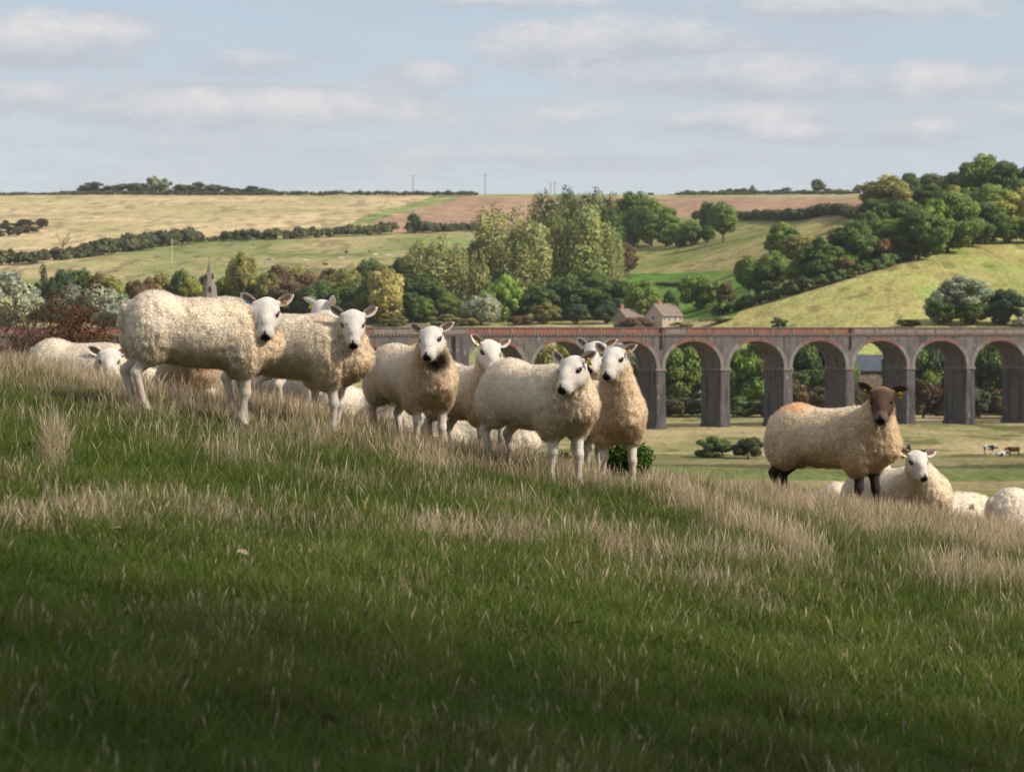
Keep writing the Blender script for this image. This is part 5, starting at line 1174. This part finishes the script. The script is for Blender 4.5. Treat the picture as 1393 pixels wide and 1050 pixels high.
# dry matted straw and tall bents
x, y = scatter(1400000, rng); pm, nn_, n2_ = pale_map(x, y)
keep = rng.uniform(size=len(x)) < np.clip(pm, 0, 1) ** 1.9 * .72 + .006; x, y, pm, nn_, n2_ = [t[keep] for t in (x, y, pm, nn_, n2_)]
tall = rng.uniform(size=len(x)) ** 1.6
hg = (.05 + .13 * tall) * (.55 + .45 * sstep(10, 16, y)) * (.70 + .42 * np.clip(pm, 0, 1.1) + .22 * nn_)
s1, s2, s3 = np.array([.56, .44, .29]), np.array([.40, .285, .175]), np.array([.70, .58, .40])
t = rng.uniform(size=len(x))[:, None]; col = np.where(t < .55, s1, np.where(t < .8, s2, s3)) * rng.uniform(.75, 1.2, (len(x), 1)) * (.5 + .5 * np.clip(pm * 1.5, 0, 1))[:, None]
v, f, c = blades(x, y, hg, .0010 + .0007 * rng.uniform(size=len(x)), rng.uniform(.03, .55, len(x)) * (1.1 - .5 * tall), .5, col, 3, rng)
tag(mesh_obj('straw_grass', v, f, M_GRASS, cols=c), 'dry pale straw grass in drifts along the crest', 'grass', kind='stuff')
x, y = scatter(80000, rng); pm, nn_, n2_ = pale_map(x, y)
keep = rng.uniform(size=len(x)) < np.clip(pm, .10, 1) ** 1.2 * .75; x, y, pm = x[keep], y[keep], pm[keep]
col = np.array([.64, .50, .34]) * rng.uniform(.7, 1.25, (len(x), 1)) * (.7 + .3 * np.clip(pm * 1.6, 0, 1))[:, None]
v, f, c = blades(x, y, rng.uniform(.12, .25, len(x)) * (.5 + .5 * sstep(10, 16, y)) * (.72 + .3 * np.clip(pm, 0, 1)), .0020, rng.uniform(.02, .4, len(x)), .5, col, 5, rng, head=True)
tag(mesh_obj('seed_stalks', v, f, M_GRASS, cols=c), 'tall thin seed stalks standing above the pasture', 'grass', kind='stuff')

# fallen leaves and droppings lying in the grass
LEAF_M = [mat_plain('leaf_' + n_, c_, .8, .2, 40) for n_, c_ in (('pink', (.46, .24, .17)), ('brown', (.24, .13, .08)), ('pale', (.34, .27, .20)))]
def leaf_me(m):
    b = MB(); n = 7
    for i in range(n):
        t = i / (n - 1); w = .30 * math.sin(math.pi * (.06 + .9 * t)) ** .8
        for q in (-1, 0, 1): b.v.append((t - .5, q * w, .12 * q * q + .14 * math.sin(math.pi * t)))
    for i in range(n - 1):
        for q in (0, 1): a = i * 3 + q; b.f.append((a, a + 1, a + 4, a + 3)); b.m.append(0)
    o = b.build('fallen_leaf', m, smooth=True); d = o.data; bpy.data.objects.remove(o); return d
LM = [leaf_me(m) for m in LEAF_M]
def on_near(px, py):
    d = np.linspace(5.5, 24, 1500); a, b = ray(px, py); h = H(a * d, d) - b * d; k = np.where(h >= 0)[0]; D = d[k[0]] if len(k) else 20.
    return a * D, D, Hs(a * D, D)
for i, (px, py, k, sz, lab) in enumerate([(281, 668, 0, .075, 'pinkish fallen leaf in the grass, upper left of the pair below the leftmost sheep'), (327, 646, 0, .07, 'pinkish fallen leaf in the grass, nearest below the second standing sheep'), (160, 735, 2, .09, 'pale fallen leaf in the grass at left, upper of two close together'), (167, 757, 2, .08, 'pale fallen leaf in the grass at left, lower of two close together'), (330, 767, 2, .09, 'pale broad leaf in the grass left of centre'), (1242, 775, 0, .07, 'pinkish fallen leaf in the grass below the lying white-faced sheep'), (1387, 759, 0, .08, 'pinkish leaf at the right edge in the straw'), (1080, 918, 0, .06, 'pink blurred leaf near the bottom, right of centre'), (503, 902, 1, .05, 'dark reddish leaf near the bottom, left of centre'), (565, 973, 2, .05, 'pale stone-like leaf at the bottom left of centre'), (870, 1022, 2, .05, 'pale leaf at the very bottom, right of centre'), (785, 862, 1, .06, 'brown leaf in the grass in the middle of the foreground'), (540, 704, 2, .05, 'tiny white leaf in the grass below the dark-chinned sheep'), (1330, 928, 0, .05, 'pinkish leaf in the dark grass near the lower right edge')]):
    X_, Y_, Z_ = on_near(px, py); o = bpy.data.objects.new('fallen_leaf', LM[k]); COL.objects.link(o); o.location = (X_, Y_, Z_ + .035); o.rotation_euler = (R(-35 + 17 * (i % 5)), R(20 - 11 * (i % 4)), i * 1.7); sz *= .62; o.scale = (sz, sz, sz)
    tag(o, lab, 'leaf', 'fallen leaves in the grass')
M_DUNG = mat_plain('dung', (.035, .025, .018), .9, .3, 30, bump=.4)
for i, (px, py, sz, lab) in enumerate([(492, 848, .05, 'dark dropping in the grass in the lower middle left'), (1338, 938, .045, 'dark dropping in the grass near the lower right corner'), (442, 985, .04, 'dark dropping near the bottom left'), (1020, 898, .04, 'dark reddish dropping right of the lower centre'), (46, 615, .07, 'dark dropping beside the pale tuft at the left edge')]):
    X_, Y_, Z_ = on_near(px, py); pr = [el((0, 0, .5), (.9, .7, .45), .2), el((.7, .3, .4), (.5, .5, .4), .2), el((-.7, -.2, .35), (.6, .5, .35), .2)]
    v, f = surface_nets(pr, .12); o = mesh_obj('dropping', v * np.array([1, .8, 1.25]) * sz * .62, f, M_DUNG, smooth=True); o.location = (X_, Y_, Z_ + .005); o.rotation_euler = (.15, .1, i * 1.1); tag(o, lab, 'dropping', 'droppings in the grass')

# leafy weeds beside the middle group, twiggy shrubs at the far left
def weed(px, D, w, h, n, label, name='weed_clump', seed=0, tint=(.075, .15, .022), cat='plant'):
    rng = np.random.default_rng(seed); p = P(px, 447, D); z = Hs(p.x, D); o = empty(name, (p.x, D, z)); tag(o, label, cat)
    st = MB(); C = []; NN = []; SZ = []; K = []
    for i in range(n):
        a = rng.uniform(0, 6.28); r0 = w * .5 * math.sqrt(rng.uniform()); bx, by = r0 * math.cos(a) * .7, r0 * math.sin(a) * .7; hh = h * rng.uniform(.55, 1.05) * (1 - .35 * (r0 / (w * .5)) ** 2)
        tx, ty = bx * 1.5 + rng.normal() * .02, by * 1.5 + rng.normal() * .02; gz_ = Hs(p.x + bx, D + by) - z
        st.tube([(bx, by, gz_ - .02), ((bx + tx) / 2, (by + ty) / 2, gz_ + hh * .5), (tx, ty, gz_ + hh)], [.004, .003, .002], 4)
        k_ = rng.uniform(.7, 1.3)
        for q in range(26):
            t = rng.uniform(.12, 1); an = rng.uniform(0, 6.28); e = .035 * (1.1 - .6 * t); d = np.array([math.cos(an), math.sin(an), rng.uniform(-.1, .7)])
            C.append((bx + (tx - bx) * t + d[0] * e, by + (ty - by) * t + d[1] * e, gz_ + hh * t + d[2] * e * .5)); NN.append(d * .5 + np.array([0, 0, .6])); SZ.append(.019 * rng.uniform(.6, 1.3)); K.append(k_ * rng.uniform(.75, 1.25))
    st.build('stem', M_STEM, o)
    NN = np.array(NN); NN /= np.linalg.norm(NN, axis=1)[:, None]; v, f = leaf_quads(np.array(C), NN, np.array(SZ), rng, 1.3); K = np.array(K)[:, None] * np.array(tint)
    mesh_obj('foliage', v, f, M_GRASS, o, cols=np.repeat(K, 4, 0))
M_STEM = mat_plain('green_stem', (.09, .12, .03), .8)
M_TWIG = mat_plain('twig', (.075, .055, .042), .9, .3, 20)
weed(852, 21.2, .36, .44, 150, 'clump of bright green leafy weeds beside the right end of the middle group', seed=3)
weed(878, 21.9, .12, .20, 24, 'small sprig of green weeds right of the big weed clump', seed=4)
weed(758, 21.8, .24, .22, 50, 'green weeds showing between the legs of the front pale sheep', seed=5)
def shrub(px, D, w, h, label, seed, leaves, tint, nst=16, name='hawthorn_shrub', twig=1.0):
    rng = random.Random(seed); nr = np.random.default_rng(seed); p = P(px, 447, D); z = Hs(p.x, D); o = empty(name, (p.x, D, z)); tag(o, label, 'shrub')
    m = MB(); tips = []
    def grow(a, d, L_, r, lv):
        pts = [a]; q = a.copy(); dd = d.copy()
        for i in range(4):
            dd = (dd + Vector((rng.gauss(0, .16), rng.gauss(0, .16), rng.gauss(.04, .1)))).normalized(); q = q + dd * L_ / 4; pts.append(q.copy())
        m.tube(pts, [r, r * .85, r * .7, r * .55, r * .35], 5 if lv == 0 else 4)
        if lv < 3:
            for i in range(5 if lv < 2 else 4):
                k = rng.uniform(.35, 1) * 4; i0 = min(3, int(k)); s_ = pts[i0].lerp(pts[i0 + 1], k - i0)
                nd = (dd + Vector((rng.gauss(0, .75), rng.gauss(0, .75), rng.gauss(.1, .45)))).normalized(); grow(s_, nd, L_ * rng.uniform(.4, .62), r * .5, lv + 1)
        if lv >= 2: tips.extend(pts[1:])
    for i in range(nst):
        a = rng.uniform(0, 6.28); e = rng.uniform(.1, 1)
        grow(Vector((math.cos(a) * w * .08, math.sin(a) * w * .08, -.05)), Vector((math.cos(a) * e * w / h * .55, math.sin(a) * e * w / h * .55, 1)).normalized(), h * rng.uniform(.55, .72), .016 * h / 2, 0)
    m.build('branches', M_TWIG, o)
    if leaves:
        T = np.array([tuple(t) for t in tips]); i = nr.integers(0, len(T), leaves); c = T[i] + nr.normal(size=(leaves, 3)) * .035; nn = nr.normal(size=(leaves, 3)); nn[:, 2] += .5; nn /= np.linalg.norm(nn, axis=1)[:, None]
        v, f = leaf_quads(c, nn, .021 * nr.uniform(.6, 1.4, leaves), nr, 1.2); k = nr.uniform(size=(leaves, 1)); K = (np.array(tint[0]) * (1 - k) + np.array(tint[1]) * k) * nr.uniform(.7, 1.3, (leaves, 1))
        mesh_obj('foliage', v, f, M_GRASS, o, cols=np.repeat(K, 4, 0))
shrub(112, 33.5, 1.1, 2.35, 'russet hawthorn shrub with small red-brown leaves behind the lying sheep at left', 5, 13000, ((.13, .045, .022), (.16, .085, .03)), nst=15)
shrub(70, 34.5, .8, 1.9, 'low russet shrub leaning left of the large hawthorn', 8, 4500, ((.11, .04, .022), (.12, .075, .03)), nst=8)
shrub(14, 30.5, .7, 1.85, 'bare twiggy shrub at the left edge in front of the viaduct', 12, 260, ((.14, .06, .03), (.12, .09, .04)), nst=4, name='bare_shrub')
# ------------------------------------------------------------------ unseen trees, added right of the camera to shade the foreground
for i, (x_, y_, h_, w_) in enumerate([(9.0, 0.6, 15.0, 8.5), (13.0, 2.2, 15.5, 6.6), (17.0, 0.2, 18.0, 5.5)]):
    t = empty('leafy_tree', (x_, y_, Hs(x_, y_)), 1.3 * i); t.scale = (w_, w_, h_)
    tag(t, 'added tree just out of view to the right, ' + ['nearest the viewer', 'second from the viewer', 'farthest from the viewer'][i] + ', shading the foreground', 'tree')
    c = bpy.data.objects.new('crown', PROTO['broad'][i]); COL.objects.link(c); c.parent = t
    c.material_slots[0].link = 'OBJECT'; c.material_slots[0].material = M_CR['dark']
    k = bpy.data.objects.new('trunk', TRUNK[i]); COL.objects.link(k); k.parent = t
# ------------------------------------------------------------------ thin autumn air over the whole valley
hm, nt_, N_, L_ = new_mat('haze_air')
o_ = N_('ShaderNodeOutputMaterial'); v_ = N_('ShaderNodeVolumePrincipled'); v_.inputs['Color'].default_value = (.80, .87, .97, 1); v_.inputs['Density'].default_value = .000042; v_.inputs['Anisotropy'].default_value = .2
L_(v_.outputs[0], o_.inputs['Volume'])
hb = MB(); hb.box((-9300, -9300, -30), (9300, 9300, 150)); hz_o = hb.build('haze', hm); tag(hz_o, 'thin haze in the valley air', kind='stuff')
SC.cycles.volume_bounces = 1
